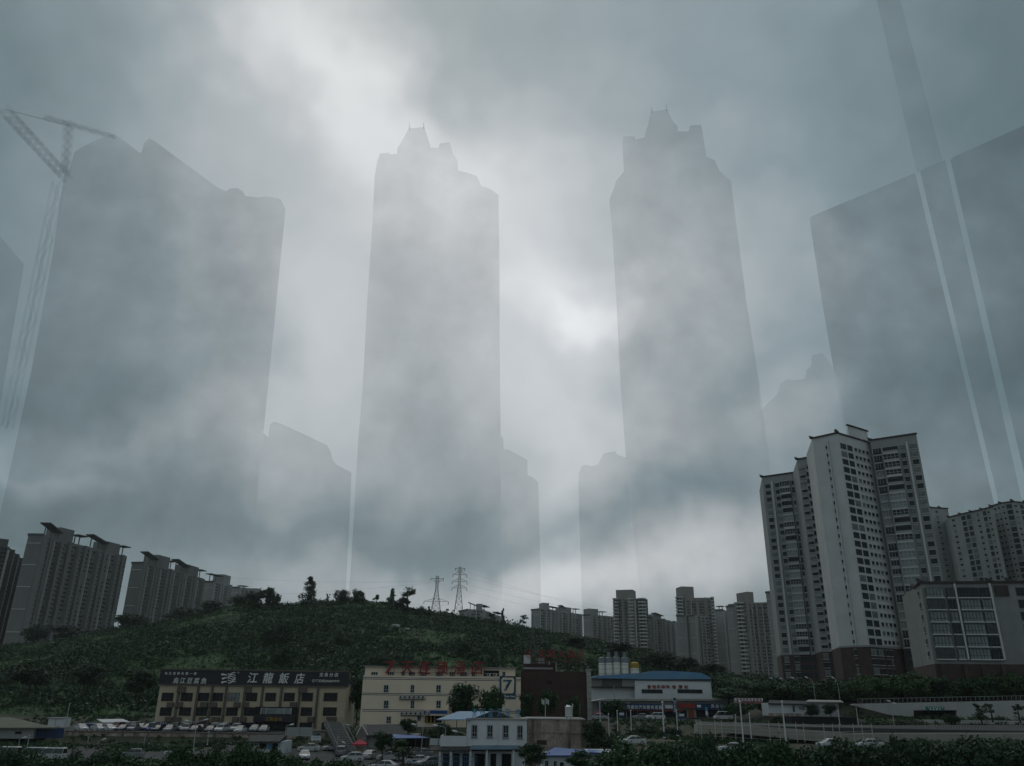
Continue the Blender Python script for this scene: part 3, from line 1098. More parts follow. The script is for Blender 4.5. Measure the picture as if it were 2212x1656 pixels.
def win(M, Y, r, root, nx=2, ny=2, v=0, fm=None, sill=False, dy=0.0, name='window', gm=None):
    x0, x1, z0, z1 = rect(M, Y, *r)
    l = root.location
    return put(name, window_mesh(x1 - x0, z1 - z0, nx, ny, v, sill, fm, gm), root, (x0 - l.x, Y - l.y - .01 + dy, z0 - l.z))


def sign_text(text, M, Y, r, m, root, parent=None, dy=-.12, depth=.08, name='lettering', bold=0.0, shear=0.0, single=True):
    """characters filling a rectangle; each character a piece of its own when single"""
    x0, x1, z0, z1 = rect(M, Y, *r)
    l = root.location
    tgt = parent or root
    if parent:
        l = root.location + parent.location
    h = (z1 - z0) * 1.06
    if not single:
        return lettering(text, h, m, tgt, ((x0 + x1) / 2 - l.x, Y - l.y + dy, (z0 + z1) / 2 - l.z), depth, name, width=x1 - x0, bold=bold, shear=shear)
    n = len(text)
    pitch = (x1 - x0) / n
    for i, ch in enumerate(text):
        cw = min(pitch * .86, h * .95)
        lettering(ch, h, m, tgt, (x0 + pitch * (i + .5) - l.x, Y - l.y + dy, (z0 + z1) / 2 - l.z), depth, name, width=cw if ch not in '一:1' else None, bold=bold, shear=shear)


cream = mat('cream_plaster', (.43, .365, .255), .9, .07, .3, dirt=.4, dirt_col=(.27, .225, .15), streak=True)
cream2 = mat('peach_plaster', (.65, .54, .41), .9, .05, .25, dirt=.3, dirt_col=(.47, .39, .30), streak=True)
pil_m = mat('brown_grey_pilaster', (.10, .085, .07), .9, .15, .6)
wood_m = mat('brown_window_frame', (.06, .036, .026), .6, .2, .8)
sign_k = mat('black_signboard', (.020, .019, .022), .6, .25, .2)
letter_w = mat('white_letter', (.62, .62, .60), .6, .05, 1)
letter_r = mat('red_letter', (.20, .018, .018), .55, .2, 1)
letter_b = mat('blue_letter', (.06, .20, .33), .55, .2, 1)
letter_g = mat('gold_letter', (.32, .20, .03), .5, .2, 1)
steel = mat('galvanised_steel', (.36, .37, .37), .55, .1, .8, metal=.3)
steel_d = mat('dark_steel', (.06, .06, .06), .6, .15, .8)
blue_sheet = mat('blue_sheet_roof', (.075, .185, .31), .55, .12, .25, dirt=.6, dirt_col=(.18, .25, .29))
blue_dark = mat('blue_panel', (.016, .040, .105), .6, .2, .4)
tile_d = mat('dark_roof_tile', (.045, .044, .042), .85, .25, 1.2)
white_w = mat('white_wall', (.46, .49, .50), .85, .06, .3, dirt=.4, dirt_col=(.30, .31, .30), streak=True)
plaster_o = mat('stained_plaster', (.33, .265, .232), .95, .38, .9, dirt=1.0, dirt_col=(.045, .04, .036), streak=True)
wash = mat('whitewash', (.52, .535, .54), .85, .06, .3, dirt=.35, dirt_col=(.36, .37, .36), streak=True)
black_h = mat('dark_interior', (.012, .012, .013), .9, .2, .4)
ac_m = mat('ac_casing', (.42, .41, .38), .7, .1, 1)

acu = MB()
acu.box(-.42, .42, -.32, 0, 0, .6, ac_m)
acu.lathe([(.22, 0), (.22, .03)], 10, black_h, (0, 0, 0))
_n = len(acu.v) - 20
for i in range(_n, len(acu.v)):
    x, y, z = acu.v[i]
    acu.v[i] = (x - .1, -.33 - z, .3 + y)
acu.box(-.38, -.3, -.3, 0, -.12, 0, steel_d)
acu.box(.3, .38, -.3, 0, -.12, 0, steel_d)
ac_me = acu.mesh('air_conditioner')

# ---- restaurant
RY = 208.0
a = at(330, 1576, RY)
rest = empty('restaurant_building', (at(540, 1576, RY).x, RY, 5.2), 0, 'long cream restaurant building under a black signboard with white characters', 'restaurant')
x0, x1, z0, z1 = rect(ZB_, RY, 152, 2160, 462, 900)
rx0, rx1 = x0 - rest.location.x, x1 - rest.location.x
zs = at(*ZB_(1100, 462), RY).z - 5.2
zp = at(*ZB_(1100, 296), RY).z - 5.2
m = MB()
m.box(rx0, rx1, 0, 13, -.5, zs)
m.build('wall', cream, rest)
m = MB()
m.box(rx0 - .3, rx1 + .3, -.35, 1.2, zs, zp)
board = m.build('signboard', sign_k, rest)
m = MB()
m.box(rx0 - .45, rx1 + .45, -.5, -.32, zp - .22, zp + .12)
m.box(rx0 - .45, rx1 + .45, -.5, -.32, zs - .12, zs + .12)
m.build('signboard_rim', pil_m, rest)
m = MB()
m.box(rx0 - .05, rx1 + .05, .2, 13.2, zs, zs + .6)
m.build('roof', conc, rest)
for x in (365, 570, 722, 874, 1075, 1265, 1468, 1665, 1858):
    panel('pilaster', ZB_, RY, (x - 11, x + 11, 466, 915), pil_m, rest, -.45, .02)
WX = [(205, 330), (410, 535), (590, 710), (750, 860), (910, 1035), (1105, 1225), (1310, 1425), (1510, 1625), (1700, 1820), (1935, 2080)]
for i, (p, q) in enumerate(WX):
    win(ZB_, RY, (p, q, 538, 630), rest, 3, 2, i == 4, wood_m)
    if not 6 <= i <= 7:
        d = -18 if i < 6 else -9
        win(ZB_, RY, (p + d, q + d, 694, 786), rest, 3, 2, i == 7, wood_m)
        d *= 2
        win(ZB_, RY, (p + d - 6, q + d + 6, 856, 936), rest, 4, 1, 0, wood_m, name='shop_window')
for row, xs in ((476, [(380, 465), (1095, 1165), (1670, 1755)]), (640, [(270, 335), (365, 435), (625, 700), (720, 795), (980, 1045), (1075, 1135), (1580, 1645)]),
                (798, [(250, 320), (350, 415), (610, 680), (745, 825), (965, 1030), (1055, 1110), (1765, 1830), (1965, 2070)])):
    for p, q in xs:
        panel('air_conditioner_screen', ZB_, RY, (p, q, row, row + (62 if row < 500 else 50)), pil_m, rest, -.75, .02)
m = MB()
por = (1216, 1652, 690, 925)
X0, X1, Za, Zb_ = rbox(m, ZB_, RY, por, -1.9, .05, rest.location)
m.build('portico', black_h, rest)
panel('portico_glazing', ZB_, RY, (1290, 1610, 700, 764), glass_l, rest, -2.0, -1.88)
for x in (1290, 1345, 1535, 1610):
    panel('portico_mullion', ZB_, RY, (x - 4, x + 4, 698, 766), steel, rest, -2.08, -1.98)
fas = panel('portico_fascia', ZB_, RY, (1216, 1652, 768, 846), sign_k, rest, -2.5, -1.9)
sign_text('江龍飯店', ZB_, RY, (1340, 1525, 795, 836), letter_g, rest, fas, dy=-2.56, name='gold_character')
for x in (1225, 1640):
    panel('portico_column', ZB_, RY, (x - 10, x + 10, 846, 945), sign_k, rest, -2.4, -1.9)
sign_text('乌江老桥头第一家', ZB_, RY, (235, 592, 318, 348), letter_w, rest, board, dy=-.4, name='small_character', bold=.01)
sign_text('烏江豆腐魚', ZB_, RY, (325, 695, 378, 442), letter_w, rest, board, dy=-.4, name='script_character', bold=.012, shear=.15)
sign_text('江龍飯店', ZB_, RY, (1098, 1765, 326, 440), letter_w, rest, board, dy=-.4, name='large_character', bold=.025, shear=.15)
sign_text('龙泉分店', ZB_, RY, (1885, 2100, 326, 368), letter_w, rest, board, dy=-.4, name='branch_character', bold=.014)
sign_text('订餐热线:86869997', ZB_, RY, (1812, 2108, 398, 428), letter_w, rest, board, dy=-.4, name='telephone_line', single=False, bold=.01)
lettering('®', .55, letter_w, rest, (at(*ZB_(1028, 325), RY).x - rest.location.x, -.4, at(*ZB_(1028, 325), RY).z - 5.2), name='registered_mark')
# emblem: three drops and a knot of wavy strokes
m = MB()
for (p, q, w) in (((850, 345), (905, 350), 9), ((858, 392), (912, 376), 8), ((850, 432), (905, 420), 9)):
    A, B = at(*ZB_(*p), RY) - rest.location, at(*ZB_(*q), RY) - rest.location
    A.y = B.y = -.42
    m.bar(A, B, .26, None, 6, .12)
for k in range(6):
    pts = []
    for i in range(9):
        t = i / 8
        pts.append((918 + 80 * t, 335 + k * 19 + 8 * math.sin(t * 6 + k * 1.3) - 6 * t))
    for p, q in zip(pts, pts[1:]):
        A, B = at(*ZB_(*p), RY) - rest.location, at(*ZB_(*q), RY) - rest.location
        A.y = B.y = -.42
        m.bar(A, B, .13, None, 4)
m.build('emblem', letter_w, board)
npl = panel('name_plate', ZB_, RY, (178, 285, 848, 878), blue_dark, rest, -.5, -.3)
sign_text('棋牌室', ZB_, RY, (190, 275, 853, 873), letter_w, rest, npl, dy=-.54, name='plate_character')
for x in (324, 682, 1036):
    panel('blue_notice', ZB_, RY, (x - 8, x + 8, 872, 903), letter_b, rest, -.6, -.45)
m = MB()
p = at(*ZB_(2168, 600), RY) - rest.location
m.bar((p.x, -.2, -.3), (p.x, -.2, zp - .6), .1, None, 8)
m.build('downpipe', steel, rest)

# ---- hotel
HYY = 188.0
hot = empty('hotel_building', (at(950, 1565, HYY).x, HYY, 6.6), 0, 'peach hotel with roof letters in red and a blue framed seven sign', 'hotel')
hl = hot.location
x0, x1, z0, z1 = rect(ZC, HYY, 262, 1962, 362, 870)
m = MB()
m.box(x0 - hl.x, x1 - hl.x, 0, 14, -.6, z1 - 6.6)
m.build('wall', cream2, hot)
HT = z1 - 6.6
m = MB()
X0, X1, Za, Zb_ = rbox(m, ZC, HYY, (290, 1905, 268, 362), 1.2, 13, hl)
m.build('top_storey', cream2, hot)
m = MB()
m.box(X0 - .3, X1 + .3, .7, 13.3, Zb_, Zb_ + .18)
m.build('roof_slab', conc, hot)
for y in (385, 402, 553, 570, 727, 745):
    panel('wall_stripe', ZC, HYY, (270, 1962, y - 3, y + 3), blue_dark, hot, -.03, .01)
for r in ((500, 553, 455, 535), (787, 828, 455, 535), (1060, 1112, 455, 535), (1330, 1382, 455, 535), (500, 553, 620, 705), (787, 828, 620, 705), (1060, 1112, 620, 705), (1330, 1382, 620, 705), (528, 580, 790, 865), (858, 898, 785, 840)):
    win(ZC, HYY, r, hot, 2, 2, 0, frame_w)
for (p, q) in ((355, 430), (530, 603), (683, 720), (757, 830), (880, 953), (1053, 1125), (1195, 1260), (1315, 1390), (1437, 1475), (1765, 1800)):
    win(ZC, HYY, (p, q, 313, 366), hot, 3 if q - p > 50 else 2, 2, 0, frame_w, dy=1.2, name='top_window')
panel('roof_recess', ZC, HYY, (1565, 1732, 300, 361), black_h, hot, 1.12, 1.25)
panel('rail', ZC, HYY, (1575, 1725, 331, 335), steel, hot, .9, 1.0)
for xs, y in (([686, 734, 782, 830, 878, 925, 1208], 602), ([700, 748, 796, 846, 898], 776), ([1620, 1690], 362)):
    for x in xs:
        p = at(*ZC(x, y), HYY) - hl
        put('air_conditioner', ac_me, hot, (p.x, -.02 if y > 400 else .95, p.z))
for xs, y in (((672, 940), 606), ((686, 915), 780)):
    panel('air_conditioner_rack', ZC, HYY, (*xs, y, y + 5), steel_d, hot, -.42, -.05)
m = MB()
p = at(*ZC(1855, 362), HYY) - hl
m.lathe([(.95, 0), (1.0, .1), (1.0, 1.05), (.7, 1.2)], 16, None, (p.x, 2.4, HT))
m.build('water_tank', steel, hot)
m = MB()
for x in range(520, 1580, 88):
    p = at(*ZC(x, 368), HYY) - hl
    m.bar((p.x, .4, HT - .1), (p.x, .4, HT + 3.1), .05)
for dz in (.7, 1.9, 2.9):
    pa, pb = at(*ZC(505, 300), HYY) - hl, at(*ZC(1570, 300), HYY) - hl
    m.bar((pa.x, .42, HT + dz), (pb.x, .42, HT + dz), .05)
m.build('letter_frame', steel_d, hot, kind=None)
for ch, p, q in (('7', 512, 622), ('天', 682, 818), ('连', 868, 1000), ('锁', 1060, 1190), ('酒', 1248, 1368), ('店', 1432, 1562)):
    x0, x1, z0, z1 = rect(ZC, HYY, p, q, 198, 342)
    lettering(ch, (z1 - z0) * (1.32 if ch == '7' else 1.08), letter_r, hot, ((x0 + x1) / 2 - hl.x, .22, (z0 + z1) / 2 - hl.z), .18, 'roof_character', width=x1 - x0, bold=.05 if ch == '7' else .028)
# framed seven sign painted proud of the wall
sg = panel('framed_sign', ZC, HYY, (1737, 1910, 360, 603), mat('petrol_blue', (.018, .055, .085), .6, .1, 1), hot, -.16, .02)
x0, x1, z0, z1 = rect(ZC, HYY, 1756, 1892, 378, 546)
m = MB()
w, h, r = x1 - x0, z1 - z0, .35
m.prism([(-w / 2 + r, 0), (w / 2 - r, 0), (w / 2 - .05, r), (w / 2, h - r), (w / 2 - r, h), (-w / 2 + r, h), (-w / 2, h - r), (-w / 2 + .05, r)], -.2, -.1)
m.build('sign_field', cream2, hot, ((x0 + x1) / 2 - hl.x, 0, z0 - hl.z))
x0, x1, z0, z1 = rect(ZC, HYY, 1775, 1872, 400, 522)
lettering('7', (z1 - z0) * 1.36, MT['petrol_blue'], hot, ((x0 + x1) / 2 - hl.x, -.22, (z0 + z1) / 2 - hl.z), .06, 'sign_seven', width=x1 - x0, bold=.06)
sign_text('7Days Inn', ZC, HYY, (1750, 1898, 566, 592), letter_w, hot, sg, dy=-.2, depth=.05, name='sign_name', single=False, bold=.012)
panel('entrance_fascia', ZC, HYY, (932, 1190, 712, 782), cream2, hot, -1.6, .02)
panel('fascia_blue_field', ZC, HYY, (1002, 1185, 726, 762), mat('bright_blue', (.02, .06, .22), .6, .1, 1), hot, -1.68, -1.58)
panel('fascia_emblem', ZC, HYY, (935, 955, 728, 770), MT['bright_blue'], hot, -1.68, -1.58)
panel('fascia_seven_plate', ZC, HYY, (962, 996, 728, 776), MT['petrol_blue'], hot, -1.68, -1.58)
lettering('7', 1.1, cream2, hot, (at(*ZC(979, 752), HYY).x - hl.x, -1.71, at(*ZC(979, 752), HYY).z - hl.z), .04, 'fascia_seven', bold=.03)
panel('entrance', ZC, HYY, (940, 1120, 783, 860), black_h, hot, -.06, .02)
for x in (962, 1005, 1045):
    panel('entrance_column', ZC, HYY, (x - 7, x + 7, 783, 862), letter_g, hot, -.5, -.2)

# ---- brown windowless hotel with red characters on its roof
BY = 195.0
bro = empty('brown_building', (at(1200, 1550, BY).x, BY, 8.2), 0, 'windowless dark brown building beside the peach hotel, red characters on its roof', 'building')
bl = bro.location
bwall = mat('brown_brick', (.052, .030, .026), .9, .2, .6, dirt=.35, dirt_col=(.03, .022, .02))
m = MB()
bx0, bx1, _, bz1 = rect(ZD, BY, 30, 733, 312, 830)
m.box(bx0 - bl.x, bx1 - bl.x, 0, 16, -.8, bz1 - bl.z)
m.build('wall', bwall, bro)
panel('stone_pier', ZD, BY, (733, 778, 288, 830), conc, bro, -.5, 1.5)
for i in range(9):
    y = 310 + i * 58
    panel('pier_joint', ZD, BY, (731, 780, y, y + 3), pil_m, bro, -.53, -.1)
panel('pier_cap', ZD, BY, (727, 784, 286, 300), conc, bro, -.65, 1.7)
panel('roof_hut', ZD, BY + 3, (50, 395, 230, 318), bwall, bro, 0, 4)
panel('hut_ledge', ZD, BY + 3, (55, 370, 268, 290), pale_s, bro, -.3, .05)
panel('white_hut', ZD, BY + 4, (62, 130, 136, 236), wash, bro, 0, 3)
panel('white_hut', ZD, BY + 4, (215, 280, 168, 225), pale_s, bro, 0, 3)
m = MB()
for (p, q) in (((325, 205), (410, 205)), ((330, 205), (330, 240)), ((403, 205), (403, 310))):
    A, B = at(*ZD(*p), BY + 2) - bl, at(*ZD(*q), BY + 2) - bl
    m.bar(A, B, .12)
m.build('white_frame', wash, bro)
panel('wall_opening', ZD, BY, (303, 360, 410, 448), black_h, bro, -.06, .03)
m = MB()
for x in (180, 250, 320, 400, 480, 540, 620, 700):
    p, q = at(*ZD(x, 318), BY + 1.5) - bl, at(*ZD(x, 168), BY + 1.5) - bl
    m.bar(p, q, .05)
for y in (180, 205, 165):
    p, q = at(*ZD(150, y), BY + 1.5) - bl, at(*ZD(705, y), BY + 1.5) - bl
    m.bar(p, q, .05 if y != 205 else .1)
m.build('letter_frame', mat('rusty_red_frame', (.10, .02, .016), .8, .2, 1), bro)
for ch, p, q in (('花', 212, 292), ('园', 322, 388), ('大', 428, 500), ('酒', 528, 602), ('店', 634, 706)):
    x0, x1, z0, z1 = rect(ZD, BY + 1.2, p, q, 82, 162)
    lettering(ch, (z1 - z0) * 1.08, letter_r, bro, ((x0 + x1) / 2 - bl.x, 1.2, (z0 + z1) / 2 - bl.z), .15, 'roof_character', width=x1 - x0, bold=.02)
m = MB()
c = at(*ZD(122, 130), BY + 1.2) - bl
for k in range(4):
    rr = 1.05 - k * .27
    pts = [(c.x + rr * math.cos(t) * 1.0, 1.2, c.z + rr * math.sin(t) * .9) for t in [2 * math.pi * (i / 14) + k for i in range(12)]]
    for p, q in zip(pts, pts[1:]):
        m.bar(p, q, .075)
m.build('roof_emblem', letter_r, bro)
# ---------------------------------------------------------------- driving school in front of the hotel
SY = 135.0
sch = empty('school_building', (at(1075, 1650, SY).x, SY, 3.0), 0, 'white two-storey driving school with blue characters along its roof', 'school')
sl = sch.location
x0, x1, z0, z1 = rect(ZC, SY, 1385, 2028, 824, 1112)
m = MB()
m.box(x0 - sl.x, x1 - sl.x, 0, 8, z0 - 3, z1 - 3)
m.build('upper_wall', wash, sch)
m = MB()
m.box(x0 - sl.x - .15, x1 - sl.x + .15, -.25, 8.2, z1 - 3, z1 - 2.82)
m.build('roof_edge', conc, sch)
for r in ((1438, 1500, 880, 1018), (1603, 1665, 882, 1018), (1770, 1835, 884, 1024), (1925, 1985, 888, 1030)):
    p = panel('window_recess', ZC, SY, r, black_h, sch, -.02, .05)
    win(ZC, SY, (r[0] + 6, r[1] - 2, r[2] + 4, r[3] - 6), sch, 2, 2, 0, frame_w, dy=-.02)
    panel('window_sill', ZC, SY, (r[0] - 5, r[1] + 5, r[3], r[3] + 6), conc, sch, -.16, .03)
panel('downpipe', ZC, SY, (1716, 1724, 845, 1095), wash, sch, -.12, .0)
pw = rect(ZC, SY, 1105, 1390, 1000, 1112)
m = MB()
m.box(pw[0] - sl.x, pw[1] - sl.x, -.1, .12, pw[2] - 3, pw[3] - 3)
m.box(pw[0] - sl.x, pw[0] - sl.x + .2, .12, 6, pw[2] - 3, pw[3] - 3)
m.build('terrace_parapet', wash, sch)
m = MB()
m.box(pw[0] - sl.x, pw[1] - sl.x, .12, 8, pw[2] - 3, pw[2] - 2.8)
m.build('terrace_floor', conc, sch)
panel('side_wall', ZC, SY + 3, (995, 1105, 1028, 1098), white_w, sch, 0, .2)
# roof of the open shed on the terrace, and the dark gable behind the characters
def roofpatch(name, M, pts, m_, root, thick=.12):
    """a sloping sheet through points (zx, zy, Y)"""
    P = [at(*M(x, y), Y) - root.location for x, y, Y in pts]
    b = MB()
    n = len(P)
    b.poly([tuple(p) for p in P] + [(p.x, p.y, p.z - thick) for p in P], [tuple(range(n)), tuple(range(2 * n - 1, n - 1, -1))] + [(i, i + n, (i + 1) % n + n, (i + 1) % n) for i in range(n)])
    return b.build(name, m_, root)


roofpatch('blue_roof', ZC, [(1062, 823, SY - .5), (1420, 823, SY - .5), (1715, 737, SY + 7), (1300, 737, SY + 7)], blue_sheet, sch)
m = MB()
for zx, Y in ((1085, SY), (1140, SY + 4), (1275, SY), (1275, SY + 5)):
    p = at(*ZC(zx, 1005), Y) - sl
    m = MB()
    m.bar((p.x, p.y, pw[2] - 2.9), (p.x, p.y, at(*ZC(zx, 820), SY).z - 3.0), .06, None, 6)
    m.build('shed_post', steel_d, sch)
g0, g1, g2 = at(*ZC(1425, 822), SY + 1.5) - sl, at(*ZC(1680, 738), SY + 1.5) - sl, at(*ZC(1915, 822), SY + 1.5) - sl
m = MB()
m.prism([(g0.x, g0.z), (g2.x, g2.z), (g1.x + .4, g1.z), (g1.x - .4, g1.z)], 1.5, 7.5)
m.build('dark_gable_roof', tile_d, sch)
for ch, p in zip('贵州蓝天驾校', (1468, 1553, 1643, 1734, 1822, 1932)):
    x0, x1, z0, z1 = rect(ZC, SY, p - 24, p + 24, 704, 802)
    lettering(ch, (z1 - z0) * 1.02, letter_b, sch, ((x0 + x1) / 2 - sl.x, .5, (z0 + z1) / 2 - sl.z), .12, 'roof_character', width=(x1 - x0) * 1.05, bold=.016)
m = MB()
p, q = at(*ZC(1440, 806), SY) - sl, at(*ZC(1965, 806), SY) - sl
m.bar((p.x, .6, p.z), (q.x, .6, q.z), .05)
m.build('letter_rail', steel_d, sch)
# ground floor: eaves, awning, columns
LB = rect(ZC, SY, 1090, 2010, 1165, 1400)
m = MB()
m.box(LB[0] - sl.x, LB[1] - sl.x, .6, 8, 0, LB[3] - 3)
m.build('lower_wall', white_w, sch)
roofpatch('tiled_eave', ZC, [(985, 1150, SY - 1.6), (1425, 1150, SY - 1.6), (1425, 1108, SY), (1020, 1108, SY)], tile_d, sch, .2)
roofpatch('blue_awning', ZC, [(1418, 1140, SY - 1.8), (1900, 1138, SY - 1.8), (1965, 1100, SY), (1440, 1100, SY)], mat('grey_blue_sheet', (.10, .155, .20), .6, .12, .4), sch, .1)
for zx in (1098, 1215, 1425, 1600, 1885):
    panel('porch_column', ZC, SY - 1.4, (zx - 9, zx + 9, 1150, 1330), wash, sch, -.12, .12)
for a_, b_ in ((1130, 1200), (1240, 1310), (1340, 1410), (1470, 1580), (1640, 1700), (1760, 1860)):
    panel('doorway', ZC, SY + .6, (a_, b_, 1190, 1330), black_h, sch, -.05, .05)

# flag pole
def pole(name, M, x0, ytop, ybot, Y, r, m_, label, cat, group=None, band=None, xt=None):
    p = at(*M(x0, ybot), Y)
    q = at(*M(xt or x0, ytop), Y)
    root = empty(name, p, 0, label, cat, group)
    b = MB()
    b.lathe([(r * 2.2, 0), (r * 2.2, .08), (r, .12), (r * .8, q.z - p.z)], 8)
    b.build('shaft', m_, root)
    b = MB()
    b.lathe([(r * .4, 0), (r * 1.5, r), (r * 1.5, r * 2), (r * .3, r * 3.4)], 8, None, (0, 0, q.z - p.z))
    b.build('finial', m_, root)
    if band:
        b = MB()
        b.lathe([(r * 1.12, .13), (r * 1.08, band)], 8)
        b.build('painted_foot', blue_dark, root)
    return root


pole('flag_pole', ZC, 1793, 300, 790, 150, .055, white_p, 'thin white flagpole in front of the framed seven sign', 'pole', xt=1797)

# ---- old stained building, water tank and aerials
OY = 140.0
old = empty('old_building', (at(1200, 1620, OY).x, OY, 3.0), 0, 'old building with mould-streaked pinkish plaster wall beside the driving school', 'building')
ol = old.location
x0, x1, z0, z1 = rect(ZD, OY, 96, 708, 824, 1130)
m = MB()
m.box(x0 - ol.x, x1 - ol.x, 0, 9, 0, z1 - 3)
m.build('wall', plaster_o, old)
m = MB()
m.box(x0 - ol.x - .12, x1 - ol.x + .15, -.2, 9.2, z1 - 3, z1 - 2.85)
m.build('roof_slab', conc, old)
panel('corner_pier', ZD, OY, (672, 712, 820, 1120), pil_m, old, -.12, .05)
panel('render_ledge', ZD, OY, (100, 672, 960, 968), plaster_o, old, -.1, .02)
panel('brick_patch', ZD, OY, (200, 305, 1045, 1095), brick, old, -.03, .02)
rt = z1
p = at(*ZD(540, 815), OY + 2)
tank = empty('water_tank', (p.x, OY + 2, rt + .15), 0, 'ribbed stainless steel water tank on the old building roof', 'water tank')
m = MB()
prof = [(.58, .25)]
for k in range(5):
    prof += [(.62, .3 + k * .3), (.59, .45 + k * .3)]
prof += [(.62, 1.8), (.2, 1.98), (.18, 2.05)]
m.lathe(prof, 18)
m.build('tank_body', mat('stainless', (.42, .42, .41), .38, .08, 1, metal=.6), tank, smooth=False)
for k in range(4):
    t = k * math.pi / 2 + .6
    m = MB()
    m.box(-.04, .04, -.04, .04, 0, .3)
    m.build('leg', steel_d, tank, (.45 * math.cos(t), .45 * math.sin(t), 0))
p = at(*ZD(290, 820), OY + 4)
ant = empty('aerial_mast', (p.x, OY + 4, rt + .15), 0, 'cluster of phone aerials on a thin mast above the old building', 'aerial')
m = MB()
m.bar((0, 0, 0), (0, 0, 3.1), .06, None, 6)
m.build('mast', steel, ant)
for k in range(6):
    t = k * math.pi / 3
    m = MB()
    m.box(-.07, .07, -.05, .05, 0, .8)
    c = (.55 * math.cos(t), .55 * math.sin(t), 2.0 + .15 * (k % 2))
    m.build('aerial_panel', wash, ant, c)
    m = MB()
    m.bar((0, 0, 2.3), (c[0], c[1], 2.3), .02)
    m.build('bracket', steel, ant)
for zx, top, lab in ((520, 660, 'left of the two short white aerials above the water tank'), (582, 655, 'right of the two short white aerials above the water tank')):
    p = at(*ZD(zx, 815), OY + 5)
    m = MB()
    q = at(*ZD(zx, top), OY + 5)
    m.bar((0, 0, 0), (0, 0, q.z - rt - .15 - .6), .03)
    m.box(-.08, .08, -.08, .08, q.z - rt - .75, q.z - rt - .15)
    tag(m.build('aerial', wash, None, (p.x, OY + 5, rt + .15)), lab, 'aerial')
p = at(*ZD(660, 818), OY + 1)
m = MB()
m.bar((0, 0, 0), (0, 0, 2.2), .07, None, 6)
m.box(-.12, .12, -.06, .06, 1.5, 2.3)
tag(m.build('vent_pipe', pil_m, None, (p.x, OY + 1, rt + .15)), 'stubby vent pipe at the right corner of old building roof', 'pipe')

# ---- low house with bright blue roof at the bottom
KY = 118.0
kh = empty('blue_roofed_house', (at(1250, 1656, KY).x, KY, 3.0), 0, 'low white house with bright blue sheet roof at the bottom edge', 'house')
kl = kh.location
x0, x1, z0, z1 = rect(ZD, KY, 255, 755, 1205, 1420)
m = MB()
m.box(x0 - kl.x, x1 - kl.x, 0, 7, 0, z1 - 3)
m.build('wall', white_w, kh)
x0b, x1b, z0b, z1b = rect(ZD, KY, 756, 1120, 1175, 1420)
m = MB()
m.box(x0b - kl.x, x1b - kl.x, .3, 7, 0, z1b - 3)
m.build('side_wall', white_w, kh)
bright_blue_sheet = mat('bright_blue_sheet', (.022, .085, .26), .55, .12, .4)
roofpatch('roof', ZD, [(240, 1206, KY - .5), (770, 1206, KY - .5), (845, 1160, KY + 4), (390, 1122, KY + 4)], bright_blue_sheet, kh)
roofpatch('side_roof', ZD, [(760, 1172, KY - .2), (1135, 1196, KY - .2), (1065, 1172, KY + 3), (740, 1140, KY + 3)], bright_blue_sheet, kh)
for r in ((285, 322, 1262, 1400), (378, 412, 1268, 1400), (925, 978, 1260, 1330)):
    win(ZD, KY, r, kh, 2, 1, 0, frame_w, dy=0.0 if r[0] < 700 else .3)
panel('door', ZD, KY, (446, 486, 1282, 1420), black_h, kh, -.03, .03)

# ---------------------------------------------------------------- vehicle inspection hall and silos
IY = 232.0
hall = empty('inspection_hall', (at(1400, 1513, IY).x, IY, 9.0), 0, 'white inspection hall with curved blue roof and red characters', 'hall')
il = hall.location


def outline(M, Y, pts, root):
    P = [at(*M(x, y), Y) - root.location for x, y in pts]
    return [(p.x, p.z) for p in P]


m = MB()
ol_ = outline(ZD, IY, [(1245, 640), (2072, 640), (2066, 520), (2050, 400), (1245, 405)], hall)
m.prism(ol_, 0, 24)
m.build('main_wall', wash, hall)
m = MB()
m.prism(outline(ZD, IY + 2, [(776, 640), (1250, 640), (1250, 385), (776, 385)], hall), 2, 24)
m.build('side_wall', wash, hall)
m = MB()
m.prism(outline(ZD, IY - .6, [(765, 380), (930, 385), (1240, 392), (1300, 396), (2064, 393), (2045, 372), (2010, 352), (1950, 328), (1800, 315), (1600, 305), (1430, 308), (1345, 324), (1200, 336), (1000, 346), (850, 356)], hall), -.6, 24.5)
m.build('blue_roof', blue_sheet, hall)
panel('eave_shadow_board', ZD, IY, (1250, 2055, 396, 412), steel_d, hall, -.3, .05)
for i, (a_, b_) in enumerate(((780, 905), (905, 1100), (1100, 1246))):
    panel('patched_sheet', ZD, IY + 2, (a_ + 2, b_ - 2, 398, 472), (pale_s, slab_d, pale_s)[i], hall, -1.2 if i else -.3, .05)
panel('lean_to_edge', ZD, IY + 2, (778, 1255, 474, 484), eave_m, hall, -1.5, .05)
for r in ((1318, 1540, 503, 545), (1700, 1965, 503, 545)):
    win(ZD, IY, r, hall, 7, 1, 0, frame_m)
for i, ch in enumerate('誉恒机动车检测站'):
    zx = (1398, 1449, 1498, 1548, 1598, 1664, 1730, 1792)[i]
    x0, x1, z0, z1 = rect(ZD, IY, zx - 20, zx + 20, 457, 494)
    lettering(ch, (z1 - z0) * 1.1, letter_r, hall, ((x0 + x1) / 2 - il.x, -.12, (z0 + z1) / 2 - il.z), .1, 'red_character', width=(x1 - x0), bold=.02)

